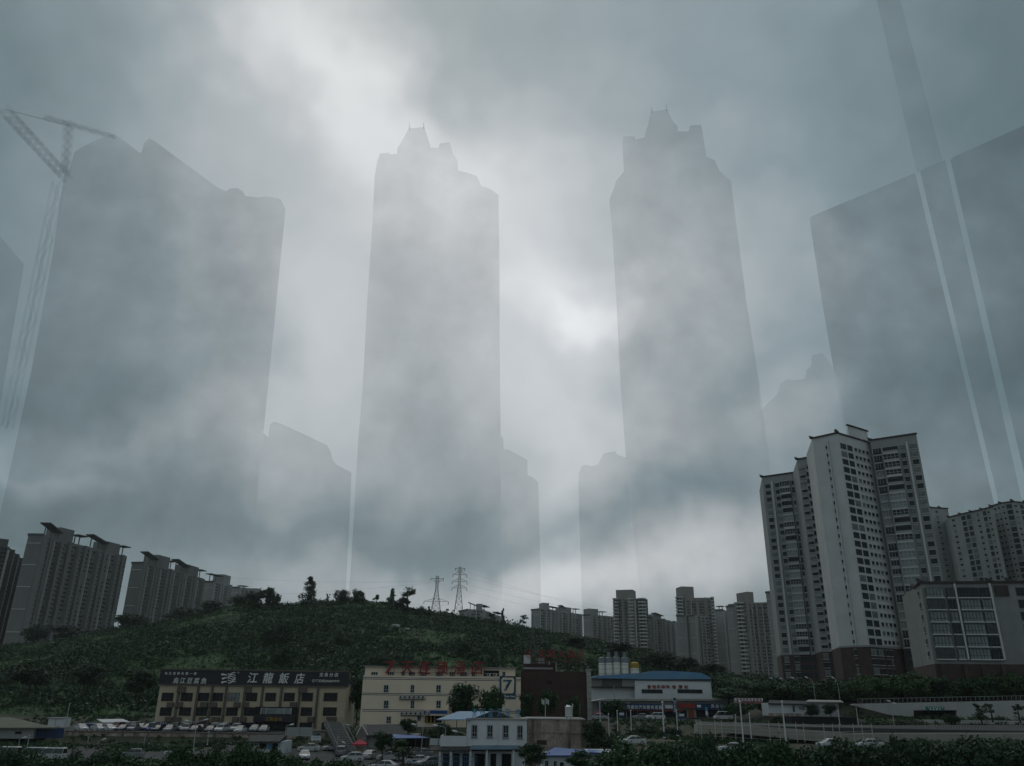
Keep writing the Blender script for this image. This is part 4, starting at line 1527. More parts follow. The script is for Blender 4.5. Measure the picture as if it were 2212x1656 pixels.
SIL = [(898, 66, 155, False, 'leftmost white silo with grey top behind the inspection hall'), (975, 78, 120, True, 'second white silo from the left behind the inspection hall'),
       (1057, 78, 115, True, 'third white silo from the left behind the inspection hall'), (1146, 80, 120, True, 'fourth white silo, just left of the yellow-topped one'),
       (1252, 92, 210, False, 'short white silo with a yellow top band')]
sil_w = mat('silo_white', (.66, .65, .62), .7, .08, .5, dirt=.5, dirt_col=(.45, .40, .33), streak=True)
sil_g = mat('silo_grey', (.16, .19, .20), .7, .1, .5)
sil_y = mat('silo_yellow', (.32, .21, .03), .7, .1, .5)
for zx, w, top, cap, lab in SIL:
    Y = 285.0
    p = at(*ZD(zx, 480), Y)
    q = at(*ZD(zx, top if not cap else top + 35), Y)
    rad = (at(*ZD(zx + w / 2, 300), Y).x - at(*ZD(zx - w / 2, 300), Y).x) / 2
    z0 = float(hill_z(np.array([p.x]), np.array([Y]))[0]) - 1
    s_ = empty('silo', (p.x, Y, z0), 0, lab, 'silo', 'silos behind the inspection hall')
    H = q.z - z0
    m = MB()
    m.lathe([(rad, 0), (rad, H - 2.0)], 20)
    m.build('shell', sil_w, s_)
    m = MB()
    m.lathe([(rad * 1.01, H - 2.0), (rad * 1.01, H - .4), (rad * .3, H)], 20)
    m.build('top_band', sil_y if 'yellow' in lab and 'left' not in lab else sil_g, s_)
    for k in range(8):
        z = H - 2.6 - k * 1.45
        if z > 0:
            m = MB()
            m.lathe([(rad * 1.02, z), (rad * 1.02, z + .09)], 20)
            m.build('hoop', pil_m, s_)
    if cap:
        m = MB()
        m.box(-.5, .5, -.5, .5, H, H + 1.5)
        m.box(-.6, .6, -.6, .6, H + 1.2, H + 1.5)
        m.build('filter_box', sil_g, s_)
    m = MB()
    for s in (-1, 1):
        m.bar((rad * .95 + .25 + s * .2, -rad * .4, 0), (rad * .95 + .25 + s * .2, -rad * .4, H - .6), .05)
    m.build('ladder', steel, s_)

# ---------------------------------------------------------------- row of car shops
PY = 215.0
shop = empty('shop_row', (at(1460, 1552, PY).x, PY, 8.8), 0, 'long row of car repair shops under dark blue signboards below the inspection hall', 'shops')
pl = shop.location
m = MB()
m.prism(outline(ZD, PY, [(780, 800), (2330, 800), (2330, 622), (780, 628)], shop), 0, 9)
m.build('wall', pale_s, shop)
m = MB()
m.prism(outline(ZD, PY - 1, [(776, 630), (2340, 622), (2340, 600), (940, 602), (860, 615)], shop), -1.2, 9.5)
m.build('flat_roof', conc, shop)
for i, (a_, b_) in enumerate(((880, 1150), (1160, 1270), (1280, 1410), (1415, 1540), (1560, 1680), (1730, 1800), (1815, 1880), (1900, 2010), (2030, 2130), (2150, 2290))):
    panel('shop_opening', ZD, PY, (a_, b_, 722, 800), black_h if i % 3 else mat('orange_shutter', (.22, .06, .02), .7, .2, .5) if i == 6 else glass_d, shop, -.06, .03)
for a_, b_, mm in ((870, 1535, sign_k), (1545, 1690, wash), (1885, 2330, sign_k)):
    panel('signboard', ZD, PY, (a_, b_, 655, 716) if mm is sign_k else (1560, 1655, 672, 706), blue_dark if mm is sign_k else mm, shop, -.9, -.2)
panel('red_signboard', ZD, PY, (1700, 1880, 650, 702), mat('red_board', (.22, .022, .018), .6, .15, .5), shop, -1.0, -.2)
panel('red_fascia', ZD, PY, (1150, 1750, 718, 736), mat('dull_red', (.12, .02, .018), .7, .2, .5), shop, -.8, -.1)
sign_text('鑫盛达汽车服务连锁', ZD, PY, (1150, 1532, 672, 712), letter_w, shop, dy=-.96, name='sign_character', bold=.012)
sign_text('鬼谷子商学院', ZD, PY, (2042, 2330, 662, 704), letter_w, shop, dy=-.96, name='sign_character', bold=.012)
panel('small_sign', ZD, PY, (1900, 1940, 668, 694), letter_w, shop, -.98, -.88)
for a_, b_, c_ in ((1160, 1192, wash), (1422, 1448, pale_s), (1470, 1640, pale_s)):
    panel('upper_window', ZD, PY, (a_, b_, 632, 652), c_, shop, -.08, .02)

vs_ = empty('pylon_sign', at(*ZD(1668, 760), 205), 0, 'tall narrow blue sign column with white characters in front of the shops', 'sign')
panel('sign_column', ZD, 205, (1650, 1686, 590, 760), blue_dark, vs_, -.2, .2)
for i, ch in enumerate('汽车服务'):
    x0, x1, z0, z1 = rect(ZD, 205, 1656, 1681, 640 + i * 28, 664 + i * 28)
    l = vs_.location
    lettering(ch, (z1 - z0) * 1.05, letter_w, vs_, ((x0 + x1) / 2 - l.x, -.25, (z0 + z1) / 2 - l.z), .04, 'sign_character', width=x1 - x0)
m = MB()
c = at(*ZD(1668, 608), 205) - vs_.location
for k in range(10):
    t0, t1 = .9 + k * .45, .9 + (k + 1) * .45
    m.bar((c.x + .5 * math.cos(t0), -.26, c.z + .5 * math.sin(t0)), (c.x + .5 * math.cos(t1), -.26, c.z + .5 * math.sin(t1)), .09)
m.build('ring_emblem', letter_w, vs_)
b2 = empty('banner_sign', at(*ZD(2010, 788), 206), 0, 'short blue and white vertical banner in front of the shops', 'sign')
panel('banner', ZD, 206, (1998, 2022, 695, 788), letter_b, b2, -.08, .08)
panel('banner_band', ZD, 206, (2001, 2019, 735, 775), letter_w, b2, -.12, -.06)
for i, (a_, b_, c_, d_, lab) in enumerate(((1075, 1132, 748, 808, 'blue and white notice board left of the shop forecourt'), (1715, 1775, 760, 818, 'blue and white notice board beside the tall sign column'))):
    nb = empty('notice_board', at(*ZD((a_ + b_) / 2, d_ + 14), 197), 0, lab, 'notice board', 'notice boards at the forecourt')
    panel('board', ZD, 197, (a_, b_, c_, d_), blue_dark, nb, -.08, .08)
    panel('paper', ZD, 197, (a_ + 4, b_ - 4, c_ + 4, (c_ + d_) / 2), wash, nb, -.12, -.06)
    for q in (a_ + 4, b_ - 4):
        panel('post', ZD, 197, (q - 2, q + 2, d_, d_ + 16), steel, nb, -.05, .05)
# red parasol tents
def tent(zx0, zx1, y0, y1, yb, Y, M, lab, mm):
    x0, x1, z0, z1 = rect(M, Y, zx0, zx1, y0, y1)
    zb = at(*M((zx0 + zx1) / 2, yb), Y).z
    root = empty('canopy_tent', ((x0 + x1) / 2, Y, zb), 0, lab, 'tent')
    w = (x1 - x0) / 2
    m = MB()
    a, b, c = z0 - zb, z1 - zb, z0 - zb - .25
    m.poly([(-w, -w, a), (w, -w, a), (w, w, a), (-w, w, a), (0, 0, b), (-w, -w, c), (w, -w, c), (w, w, c), (-w, w, c)],
           [(0, 1, 4), (1, 2, 4), (2, 3, 4), (3, 0, 4), (5, 6, 1, 0), (6, 7, 2, 1), (7, 8, 3, 2), (8, 5, 0, 3)])
    m.build('canopy', mm, root)
    for sx in (-1, 1):
        for sy in (-1, 1):
            m = MB()
            m.bar((sx * w * .93, sy * w * .93, 0), (sx * w * .93, sy * w * .93, a), .04)
            m.build('pole', steel, root)


tent_r = mat('tent_red', (.36, .03, .05), .7, .1, .8)
tent(175, 322, 1035, 1082, 1150, 160, ZC, 'bright red canopy tent in the lower car park', tent_r)
tent(800, 905, 728, 762, 805, 205, ZD, 'dull red canopy tent left of the shops', mat('tent_dull_red', (.25, .03, .045), .8, .15, .8))

# ---------------------------------------------------------------- right of the shops: gate sign, sheds, retaining wall with underpass
gate = empty('gate_sign', at(*ZE(600, 900), 200), 0, 'gateway banner with red characters on a white strip between posts', 'sign')
panel('banner_board', ZE, 200, (432, 770, 682, 714), wash, gate, -.15, .15)
panel('lower_board', ZE, 200, (440, 765, 714, 745), mat('pink_board', (.40, .28, .27), .7, .1, 1), gate, -.12, .12)
sign_text('誉恒机动车检测站', ZE, 200, (440, 762, 685, 711), letter_r, gate, dy=-.2, depth=.05, name='banner_character', bold=.015)
sign_text('贵阳新添机动车检测有限公司', ZE, 200, (448, 758, 718, 741), letter_r, gate, dy=-.17, depth=.05, name='lower_line', single=False, bold=.01)
for x in (436, 768):
    panel('post', ZE, 200, (x - 5, x + 5, 680, 910), steel, gate, -.12, .12)
shed = empty('roadside_shed', at(*ZE(1000, 900), 192), 0, 'low white shed with dark overhanging roof right of the gateway banner', 'shed')
panel('wall', ZE, 192, (842, 1300, 745, 900), white_w, shed, 0, 5)
panel('brick_plinth', ZE, 192, (838, 1302, 866, 905), plaster_o, shed, -.15, .05)
roofpatch('roof', ZE, [(835, 742, 191.2), (1320, 752, 191.2), (1290, 715, 197), (850, 705, 197)], tile_d, shed, .2)
panel('shed_door', ZE, 192, (1135, 1160, 770, 850), frame_m, shed, -.05, .05)
panel('painted_panel', ZE, 192, (1020, 1090, 765, 880), wash, shed, -.1, .02)
s2 = empty('roadside_shed', at(*ZE(1420, 900), 196), 0, 'long low shed behind two young trees, flat pale roof edge', 'shed')
panel('wall', ZE, 196, (1300, 1700, 725, 905), pale_s, s2, 0, 5)
roofpatch('roof', ZE, [(1290, 722, 195.4), (1755, 728, 195.4), (1720, 708, 202), (1330, 700, 202)], conc, s2, .18)
m = MB()
dk = empty('dark_canopy', at(*ZE(1400, 1000), 182), 0, 'long low black shade canopy beside the road', 'canopy')
panel('canopy_sheet', ZE, 182, (1130, 1920, 910, 996), black_h, dk, 0, 4)
panel('canopy_edge', ZE, 182, (1125, 1925, 906, 914), steel_d, dk, -.15, .05)
m = MB()
bk = empty('concrete_terrace', at(*ZE(700, 620), 226), 0, 'weathered concrete steps and frame behind the gateway banner', 'terrace')
panel('wall', ZE, 226, (470, 1050, 580, 690), mat('weathered_concrete', (.16, .15, .13), .95, .2, .4, dirt=.8, dirt_col=(.05, .055, .035)), bk, 0, 2)
for i in range(6):
    panel('upright', ZE, 226, (560 + i * 80, 566 + i * 80, 540, 640), steel_d, bk, -.2, -.1)
panel('top_rail', ZE, 226, (545, 1000, 540, 545), steel_d, bk, -.2, -.1)
bb = empty('stacked_signs', at(*ZE(702, 672), 222), 0, 'tier of small white and blue signs on a post behind the gateway', 'sign')
for i in range(5):
    panel('sign_plate', ZE, 222, (672, 732, 560 + i * 23, 578 + i * 23), (wash, letter_b)[i % 2], bb, -.06, .06)
panel('post', ZE, 222, (698, 706, 556, 690), steel, bb, .07, .2)

WY = 205.0
rw = empty('retaining_wall', at(*ZF(1000, 990), WY), 0, 'long pale retaining wall with a dark underpass and green sign', 'wall')
ZW0 = mat('pale_retaining', (.34, .335, .32), .9, .08, .2, dirt=.5, dirt_col=(.19, .19, .175), streak=True)
m = MB()
m.prism(outline(ZF, WY, [(120, 765), (140, 750), (2330, 706), (2330, 960), (1395, 952), (1395, 832), (870, 832), (870, 915), (820, 905), (560, 880)], rw), 0, 1.2)
m.build('wall', ZW0, rw)
m = MB()
m.prism(outline(ZF, WY + 1, [(840, 1010), (1420, 1010), (1420, 820), (840, 820)], rw), 6, 6.3)
m.build('underpass_back', black_h, rw)
m = MB()
m.prism(outline(ZF, WY, [(866, 836), (1398, 836), (1398, 826), (866, 826)], rw), 0, 7)
m.build('underpass_lintel', black_h, rw)
for a_ in (872, 1392):
    x = at(*ZF(a_, 900), WY).x - rw.location.x
    m = MB()
    m.box(x - .2, x + .2, .5, 7, 0, 4)
    m.build('underpass_side', black_h, rw)
panel('green_sign', ZF, WY, (1018, 1238, 782, 830), mat('sign_green', (.02, .13, .10), .6, .1, 1), rw, -.3, -.05)
sign_text('限高通行', ZF, WY, (1050, 1200, 804, 826), letter_w, rw, dy=-.34, depth=.04, name='sign_character', bold=.01)
sign_text('地下停车场入口', ZF, WY, (1030, 1228, 786, 802), letter_w, rw, dy=-.34, depth=.04, name='sign_character', bold=.01)
panel('lower_wall', ZF, 198, (1015, 2330, 950, 1012), ZW0, rw, 0, .6)
m = MB()
for i in range(40):
    x, y = 190 + i * 55, 690 - i * 1.1
    p, q = at(*ZF(x, y), WY + 2) - rw.location, at(*ZF(x, y + 50), WY + 2) - rw.location
    m.bar(p, q, .035)
p, q = at(*ZF(190, 690), WY + 2) - rw.location, at(*ZF(2340, 647), WY + 2) - rw.location
m.bar(p, q, .04)
m.build('railing', steel, rw, kind='stuff')

# ---- road embankment and the wire fence in front of it
EY = 162.0
em = empty('road_embankment', at(*ZF(600, 1150), EY), 0, 'long concrete road embankment with ribbed grey deck, lower right', 'embankment')
m = MB()
m.prism(outline(ZE, EY, [(-40, 1120), (400, 1110), (1500, 1215), (5200, 1245), (5200, 1108), (1900, 1112), (600, 1020), (-40, 1000)], em), 0, 2)
m.build('wall', mat('buff_concrete', (.26, .25, .215), .92, .1, .2, dirt=.45, dirt_col=(.16, .155, .13), streak=True), em)
P = [at(*ZE(x, y), Y) - em.location for x, y, Y in ((-40, 1000, EY + 2.1), (600, 1020, EY + 2.1), (1900, 1112, EY + 2.1), (5200, 1108, EY + 2.1), (5200, 1010, EY + 17), (1900, 1014, EY + 17), (600, 985, EY + 15), (-40, 970, EY + 12))]
m = MB()
m.poly(P + [p - Vector((0, 0, .4)) for p in P], [(0, 1, 2, 3, 4, 5, 6, 7)] + [(i, i + 8, (i + 1) % 8 + 8, (i + 1) % 8) for i in range(8)])
m.build('deck', asph, em)
m = MB()
for i in range(74):
    t = i / 73
    x = 1950 + t * 2450
    p, q = at(*ZE(x, 1109), EY + 2.3) - em.location, at(*ZE(x + 40, 1016), EY + 16) - em.location
    m.bar(p + Vector((0, 0, .05)), q + Vector((0, 0, .05)), .06)
m.build('deck_ribs', slab_l, em, kind='stuff')

fence_m = mat('fence_paint', (.40, .40, .36), .7, .1, 1)
FY = 158.0
fe = empty('wire_fence', at(*ZE(700, 1180), FY), 0, 'white post and wire fence along the training ground', 'fence')
fl = fe.location
FT = lambda x: np.interp(x, [-60, 850, 1700, 2120], [962, 985, 1012, 1010])
FBt = lambda x: np.interp(x, [-60, 850, 1700, 2120], [1145, 1205, 1205, 1175])
fxs = [-45, 12, 185, 265, 430, 620, 850, 975, 1180, 1272, 1520, 1630, 1710, 1880, 1985, 2105]
for x in fxs:
    p, q = at(*ZE(x + 14, FBt(x)), FY) - fl, at(*ZE(x, FT(x) - 18), FY) - fl
    b = MB()
    b.bar((0, 0, -.3), (0, 0, q.z - p.z), .06, None, 6)
    b.build('post', fence_m, fe, (p.x, p.y, p.z))
for k in range(5):
    b = MB()
    for x, x2 in zip(fxs, fxs[1:]):
        f = (.02, .1, .42, .62, .92)[k]
        p = at(*ZE(x + 14 * f, FT(x) + (FBt(x) - FT(x)) * f), FY) - fl
        q = at(*ZE(x2 + 14 * f, FT(x2) + (FBt(x2) - FT(x2)) * f), FY) - fl
        b.bar(p, q, .028 if k != 1 else .04)
    b.build('rail', fence_m, fe)
# white and blue training poles
TP = [(ZD, 862, 650, 840, 190, .10, 0), (ZD, 952, 770, 1072, 150, .07, 1), (ZD, 1046, 742, 1012, 160, .09, 1), (ZD, 1192, 738, 1005, 160, .09, 1), (ZD, 1533, 655, 1020, 158, .13, 1), (ZD, 1686, 740, 1000, 160, .10, 1),
      (ZE, 503, 742, 1300, 146, .13, 1), (ZE, 614, 885, 1255, 150, .10, 1), (ZE, 1022, 745, 1215, 155, .14, 0), (ZE, 1700, 842, 1012, 178, .08, 0), (ZE, 1925, 815, 1008, 178, .07, 0), (ZE, 438, 892, 1000, 170, .08, 0)]
places = ['left of the round tree by the shops', 'short, in front of the white saloon car', 'left of the pair on the drill ground', 'right of the pair on the drill ground', 'thick, at the left end of the wire fence',
          'slanting, below the tall blue sign column', 'thick, tallest on the training ground, with a blue foot', 'slim, just right of the tallest one', 'thick, all white, before the low white shed',
          'beside the long black canopy', 'at the foot of the pale retaining wall', 'small, behind the fence below the banner']
for (M, x, y0, y1, Y, r, bd), pl_ in zip(TP, places):
    pole('training_pole', M, x + (y1 - y0) * .07, y0, y1, Y, r, wash, 'white pole ' + pl_, 'pole', 'white poles on the training ground', 1.0 if bd else None, xt=x)

# ---------------------------------------------------------------- street lamps
def lamp(M, xt, yt, xb, yb, xh, yh, Y, label, group, double=None, r=.07):
    p = at(*M(xb, yb), Y)
    q = at(*M(xt, yt), Y)
    root = empty('street_lamp', p, 0, label, 'street lamp', group)
    b = MB()
    b.bar((0, 0, -.2), (q.x - p.x, 0, q.z - p.z), r, None, 8, r * .6)
    b.build('shaft', steel, root)
    for (hx, hy) in [(xh, yh)] + ([double] if double else []):
        h = at(*M(hx, hy), Y) - p
        t = q - p
        mid = Vector((t.x * .7 + h.x * .3, 0, t.z + (h.z - t.z) * .65))
        b = MB()
        b.bar((t.x, 0, t.z), mid, r * .5, None, 6)
        b.bar(mid, (h.x, 0, h.z), r * .45, None, 6)
        b.build('arm', steel, root)
        d = (Vector((h.x, 0, h.z)) - mid).normalized()
        b = MB()
        e = Vector((h.x, 0, h.z))
        b.bar(e - d * .25, e + d * .35, .12, None, 6, .17)
        b.bar(e + d * .35, e + d * .6, .17, None, 6, .05)
        b.build('lamp_head', wash, root)
    return root


for i, (xh, xt, yt, xb, yb, yh, Y) in enumerate(((875, 935, 452, 942, 720, 440, 222), (1000, 1062, 458, 1090, 695, 445, 216), (1142, 1212, 462, 1240, 695, 437, 212), (1310, 1385, 465, 1412, 710, 432, 208), (1632, 1682, 470, 1715, 712, 436, 204))):
    lamp(ZE, xt, yt + 25, xb, yb, xh, yh, Y, ('first', 'second', 'third', 'fourth', 'fifth')[i] + ' from left of five curved street lamps before the trees', 'curved street lamps along the road')
lamp(ZF, 600, 735, 632, 1015, 575, 718, 180, 'street lamp standing before the pale retaining wall', 'street lamps on the right', (625, 742))
lamp(ZB_, 572, 870, 540, 1210, 480, 840, 165, 'double-armed street lamp in front of restaurant', 'car park lamps', (672, 828), .09)
lamp(ZC, 922, 915, 900, 1165, 830, 878, 150, 'single-armed street lamp near the blue shed roof', 'car park lamps', None, .08)
lamp(ZC, 1163, 915, 1160, 990, 1060, 890, 146, 'street lamp whose head shows above the driving school terrace', 'car park lamps', None, .07)
lamp(ZC, 1388, 1000, 1392, 1080, 1270, 952, 132, 'street lamp leaning over the driving school parapet', 'car park lamps', None, .07)
lamp(ZB_, 1530, 900, 1518, 1130, 1585, 880, 170, 'street lamp beside the small grey-roofed hut', 'car park lamps', None, .07)
lamp(ZB_, 2085, 990, 2068, 1235, 2140, 1065, 165, 'street lamp by the footbridge stairs', 'car park lamps', None, .07)
lamp(ZA, 1205, 1215, 1188, 1340, 1262, 1185, 176, 'short street lamp below the row of white cars at left', 'car park lamps', None, .07)
lamp(ZA, 240, 1185, 212, 1360, 290, 1165, 168, 'street lamp near the left edge above the parked vans', 'car park lamps', None, .07)
PO = [(ZA, 345, 1150, 318, 1330, 172, 'thin grey pole above the vans at left'), (ZA, 1068, 1170, 1046, 1345, 178, 'thin grey pole left of the short street lamp'), (ZA, 1760, 1130, 1735, 1370, 176, 'grey pole beside the silver hatchback'),
      (ZB_, 698, 965, 690, 1095, 172, 'short grey pole in front of the restaurant cars'), (ZA, 835, 760, 785, 1080, 192, 'tall yellowish pole beside the blue hoarding'),
      (ZA, 665, 240, 570, 930, 232, 'utility pole on the slope above the blue hoarding'), (ZA, 1392, 90, 1325, 530, 262, 'utility pole on the hillside left of the restaurant'), (ZD, 1022, 480, 1026, 600, 228, 'thin pole in front of the inspection hall')]
for M, xt, yt, xb, yb, Y, lab in PO:
    pole('utility_pole' if 'utility' in lab else 'pole', M, xb, yt, yb, Y, .09, steel if 'utility' not in lab else mat('timber_pole', (.09, .08, .065), .9, .2, 1), lab, 'pole', xt=xt)

# ---------------------------------------------------------------- left sheds, hoardings, car park huts
ls = empty('long_shed', at(*ZA(200, 1170), 182), 0, 'long shed with drab green roof at the left edge', 'shed')
panel('wall', ZA, 182, (-120, 412, 1040, 1175), pale_s, ls, 0, 10)
panel('wall_opening', ZA, 182, (185, 262, 1088, 1120), black_h, ls, -.05, .03)
roofpatch('roof', ZA, [(-130, 1042, 181), (690, 1040, 181), (480, 1005, 186), (140, 918, 192), (-130, 915, 192)], mat('drab_roof', (.115, .12, .085), .85, .2, .3, dirt=.5, dirt_col=(.07, .075, .06)), ls, .2)
bh = empty('hoarding', at(*ZA(600, 1170), 183), 0, 'dark blue hoarding beside the drab-roofed shed', 'hoarding')
for i in range(6):
    panel('hoarding_sheet', ZA, 183, (414 + i * 61, 473 + i * 61, 1046, 1168), blue_dark if i % 2 else mat('blue_panel_worn', (.020, .036, .085), .7, .2, .5), bh, -.05 - .02 * (i % 2), .05)
ct = empty('white_cabin', at(*ZA(690, 1030), 200), 0, 'small white cabin behind the blue hoarding', 'cabin')
panel('cabin_wall', ZA, 200, (585, 780, 930, 1035), wash, ct, 0, 3)
panel('cabin_roof', ZA, 200, (578, 790, 920, 934), pale_s, ct, -.2, 3.2)
panel('cabin_joint', ZA, 200, (672, 680, 938, 1030), pale_s, ct, -.04, .02)
an = empty('blue_annex', at(*ZA(1250, 1120), 203), 0, 'dark blue annex with pale sloping roof left of the restaurant', 'shed')
panel('wall', ZA, 203, (965, 1840, 1000, 1125), blue_dark, an, 0, 5)
panel('doorway', ZA, 203, (1090, 1160, 1020, 1120), black_h, an, -.05, .03)
panel('white_post', ZA, 202, (955, 975, 985, 1125), wash, an, -.1, .1)
panel('poster', ZA, 203, (1205, 1290, 1010, 1075), MT['petrol_blue'], an, -.08, .02)
roofpatch('roof', ZA, [(1255, 976, 201.5), (1590, 972, 201.5), (1500, 935, 206), (1180, 938, 206)], wash, an, .12)
roofpatch('low_roof', ZA, [(1450, 1005, 201.5), (1850, 1020, 201.5), (1830, 1000, 206), (1450, 985, 206)], slab_l, an, .12)
# terrace retaining wall
tw = empty('terrace_wall', (at(420, 1600, 187).x, 187, 3.0), 0, 'mossy stone retaining wall below the restaurant cars', 'wall')
m = MB()
xa, xb = at(140, 1598, 187).x - tw.location.x, at(640, 1598, 187).x - tw.location.x
m.box(xa, xb, 0, 1.2, 0, 2.35)
m.build('wall', plaster_o, tw)
m = MB()
m.box(xa - .1, xb + .1, -.15, 1.3, 2.35, 2.55)
m.build('coping', pil_m, tw)
# hut with grey tiled roof, second roof beside it
hu = empty('gatehouse', at(*ZB_(1400, 1260), 165), 0, 'small white hut with grey tiled roof in the middle of the car park', 'hut')
hl_ = hu.location
panel('wall', ZB_, 165, (1180, 1515, 1055, 1270), white_w, hu, 0, 5)
roofpatch('roof', ZB_, [(1125, 1058, 164), (1465, 1058, 164), (1540, 988, 168), (1150, 988, 168)], tile_d, hu, .25)
roofpatch('roof_end', ZB_, [(1465, 1058, 164), (1540, 1040, 170), (1540, 988, 168)], tile_d, hu, .2)
panel('shop_opening', ZB_, 165, (1245, 1325, 1080, 1140), black_h, hu, -.05, .03)
panel('poster', ZB_, 165, (1335, 1385, 1085, 1140), letter_b, hu, -.08, .02)
panel('doorway', ZB_, 165, (1385, 1445, 1080, 1180), black_h, hu, -.05, .03)
h2 = empty('tiled_shelter', at(*ZB_(1020, 1200), 160), 0, 'grey tiled shelter roof left of the small white hut', 'shelter')
roofpatch('roof', ZB_, [(880, 1180, 159), (1085, 1190, 159), (1170, 1105, 165), (900, 1100, 165)], tile_d, h2, .2)
for x in (900, 1075):
    panel('post', ZB_, 160, (x - 6, x + 6, 1170, 1260), steel_d, h2, -.1, .1)
hb = empty('hoarding', at(*ZB_(1680, 995), 178), 0, 'pale grey hoarding in front of the restaurant entrance', 'hoarding')
for i in range(2):
    panel('hoarding_sheet', ZB_, 178, (1536 + i * 142, 1674 + i * 142, 908, 992), pale_s, hb, -.05, .05)
panel('footing', ZB_, 178, (1536, 1818, 990, 1002), conc, hb, -.25, .25)
sb = empty('notice_board', at(*ZB_(1852, 1060), 172), 0, 'white notice board above the parked white saloon', 'notice board')
panel('board', ZB_, 172, (1800, 1906, 998, 1046), wash, sb, -.06, .06)
panel('printed_lines', ZB_, 172, (1815, 1890, 1008, 1012), letter_b, sb, -.08, -.05)
panel('printed_lines', ZB_, 172, (1815, 1890, 1020, 1024), letter_b, sb, -.08, -.05)
for x in (1812, 1895):
    panel('post', ZB_, 172, (x - 3, x + 3, 1046, 1070), steel, sb, -.05, .05)
w2 = empty('white_van_board', at(*ZB_(300, 1222), 160), 0, 'white board with blue print leaning among bushes at lower left', 'notice board')
x0, x1, z0, z1 = rect(ZB_, 160, 222, 375, 1160, 1222)
m = MB()
w = (x1 - x0) / 2
m.prism([(-w, .1), (w * .65, -.1), (w, z1 - z0 - .1), (-w * .85, z1 - z0)], -.06, .06)
m.build('board', wash, w2, ((x0 + x1) / 2 - w2.location.x, 0, z0 - w2.location.z))
m = MB()
m.box(-w * .7, w * .3, -.09, -.05, .35, .5)
m.build('printed_lines', letter_b, w2, ((x0 + x1) / 2 - w2.location.x, 0, z0 - w2.location.z + .1))
# footbridge stairs between restaurant and hotel
fb = empty('stair_ramp', at(*ZB_(2100, 1240), 166), 0, 'grey concrete stairs climbing beside the restaurant to the hotel level', 'stairs')
A, B = at(*ZB_(2060, 860), 186) - fb.location, at(*ZB_(2220, 1190), 160) - fb.location
m = MB()
m.poly([A + Vector((-2.5, 0, 0)), A + Vector((1.6, 0, 0)), B + Vector((1.6, 0, 0)), B + Vector((-2.2, 0, 0))] + [p + Vector((0, 0, -.6)) for p in (A + Vector((-2.5, 0, 0)), A + Vector((1.6, 0, 0)), B + Vector((1.6, 0, 0)), B + Vector((-2.2, 0, 0)))],
       [(0, 3, 2, 1), (4, 5, 6, 7), (0, 1, 5, 4), (1, 2, 6, 5), (2, 3, 7, 6), (3, 0, 4, 7)])
m.build('stair_slab', slab_d, fb)
for i in range(18):
    t = i / 18
    p = A.lerp(B, t)
    m = MB()
    m.box(-1.9, 1.3, -.35, .35, 0, .18)
    m.build('tread', slab_l, fb, (p.x - .2, p.y, p.z))
for s in (-2.4, 1.5):
    m = MB()
    m.bar(A + Vector((s, 0, 1)), B + Vector((s * .95, 0, 1)), .06)
    for i in range(9):
        p = A.lerp(B, i / 8) + Vector((s, 0, 0))
        m.bar(p, p + Vector((0, 0, 1)), .035)
    m.build('handrail', steel_d, fb)
panel('landing', ZB_, 186, (1980, 2200, 880, 960), pale_s, fb, 0, 3)
# cottage with gable and dark tiles, blue shed roof
ct2 = empty('gabled_cottage', at(*ZC(500, 1100), 163), 0, 'cottage with dark tiled roof and white-edged gable in the car park', 'house')
panel('wall', ZC, 163, (325, 860, 985, 1130), pale_s, ct2, 0, 6)
m = MB()
m.prism(outline(ZC, 162.6, [(212, 1130), (330, 1130), (328, 985), (268, 884), (212, 985)], ct2), -.4, 6)
m.build('gable_wall', mat('gable_stone', (.16, .145, .125), .9, .2, .6), ct2)
roofpatch('roof', ZC, [(318, 992, 162), (765, 985, 162), (860, 868, 168), (272, 880, 168)], tile_d, ct2, .25)
m = MB()
for p, q in (((268, 880), (208, 988)), ((268, 880), (330, 990))):
    A, B = at(*ZC(*p), 162) - ct2.location, at(*ZC(*q), 162) - ct2.location
    m.bar(A, B, .11)
m.build('barge_board', wash, ct2)
win(ZC, 162.1, (275, 305, 1020, 1060), ct2, 1, 1, 1, frame_w)
sh3 = empty('open_shed', at(*ZC(760, 1130), 152), 0, 'open shed with bright blue sheet roof behind the parked cars', 'shed')
roofpatch('roof', ZC, [(553, 1024, 151), (985, 1018, 151), (830, 992, 156), (600, 980, 156)], bright_blue_sheet, sh3, .12)
for x in (590, 700, 840, 955):
    panel('post', ZC, 152, (x - 4, x + 4, 1018, 1140), steel_d, sh3, -.06, .06)
panel('back_wall', ZC, 156, (620, 980, 1010, 1120), black_h, sh3, 0, .2)
mr = empty('low_roof', at(*ZC(845, 905), 176), 0, 'small blue porch roof below the hotel tree', 'roof')
roofpatch('blue_sheet', ZC, [(775, 895, 175), (870, 890, 175), (860, 878, 179), (790, 880, 179)], bright_blue_sheet, mr, .1)
bf = empty('blue_fence', at(*ZC(1230, 1330), 128), 0, 'blue railing fence in front of the driving school', 'fence')
for i in range(24):
    x = 988 + i * 22
    p, q = at(*ZC(x, 1345), 128) - bf.location, at(*ZC(x, 1212), 128) - bf.location
    m = MB()
    m.bar(p, q, .03)
    m.build('bar', mat('fence_blue', (.05, .12, .20), .6, .1, 1), bf)
for y in (1218, 1270):
    p, q = at(*ZC(985, y), 128) - bf.location, at(*ZC(1500, y), 128) - bf.location
    m = MB()
    m.bar(p, q, .04)
    m.build('rail', MT['fence_blue'], bf)
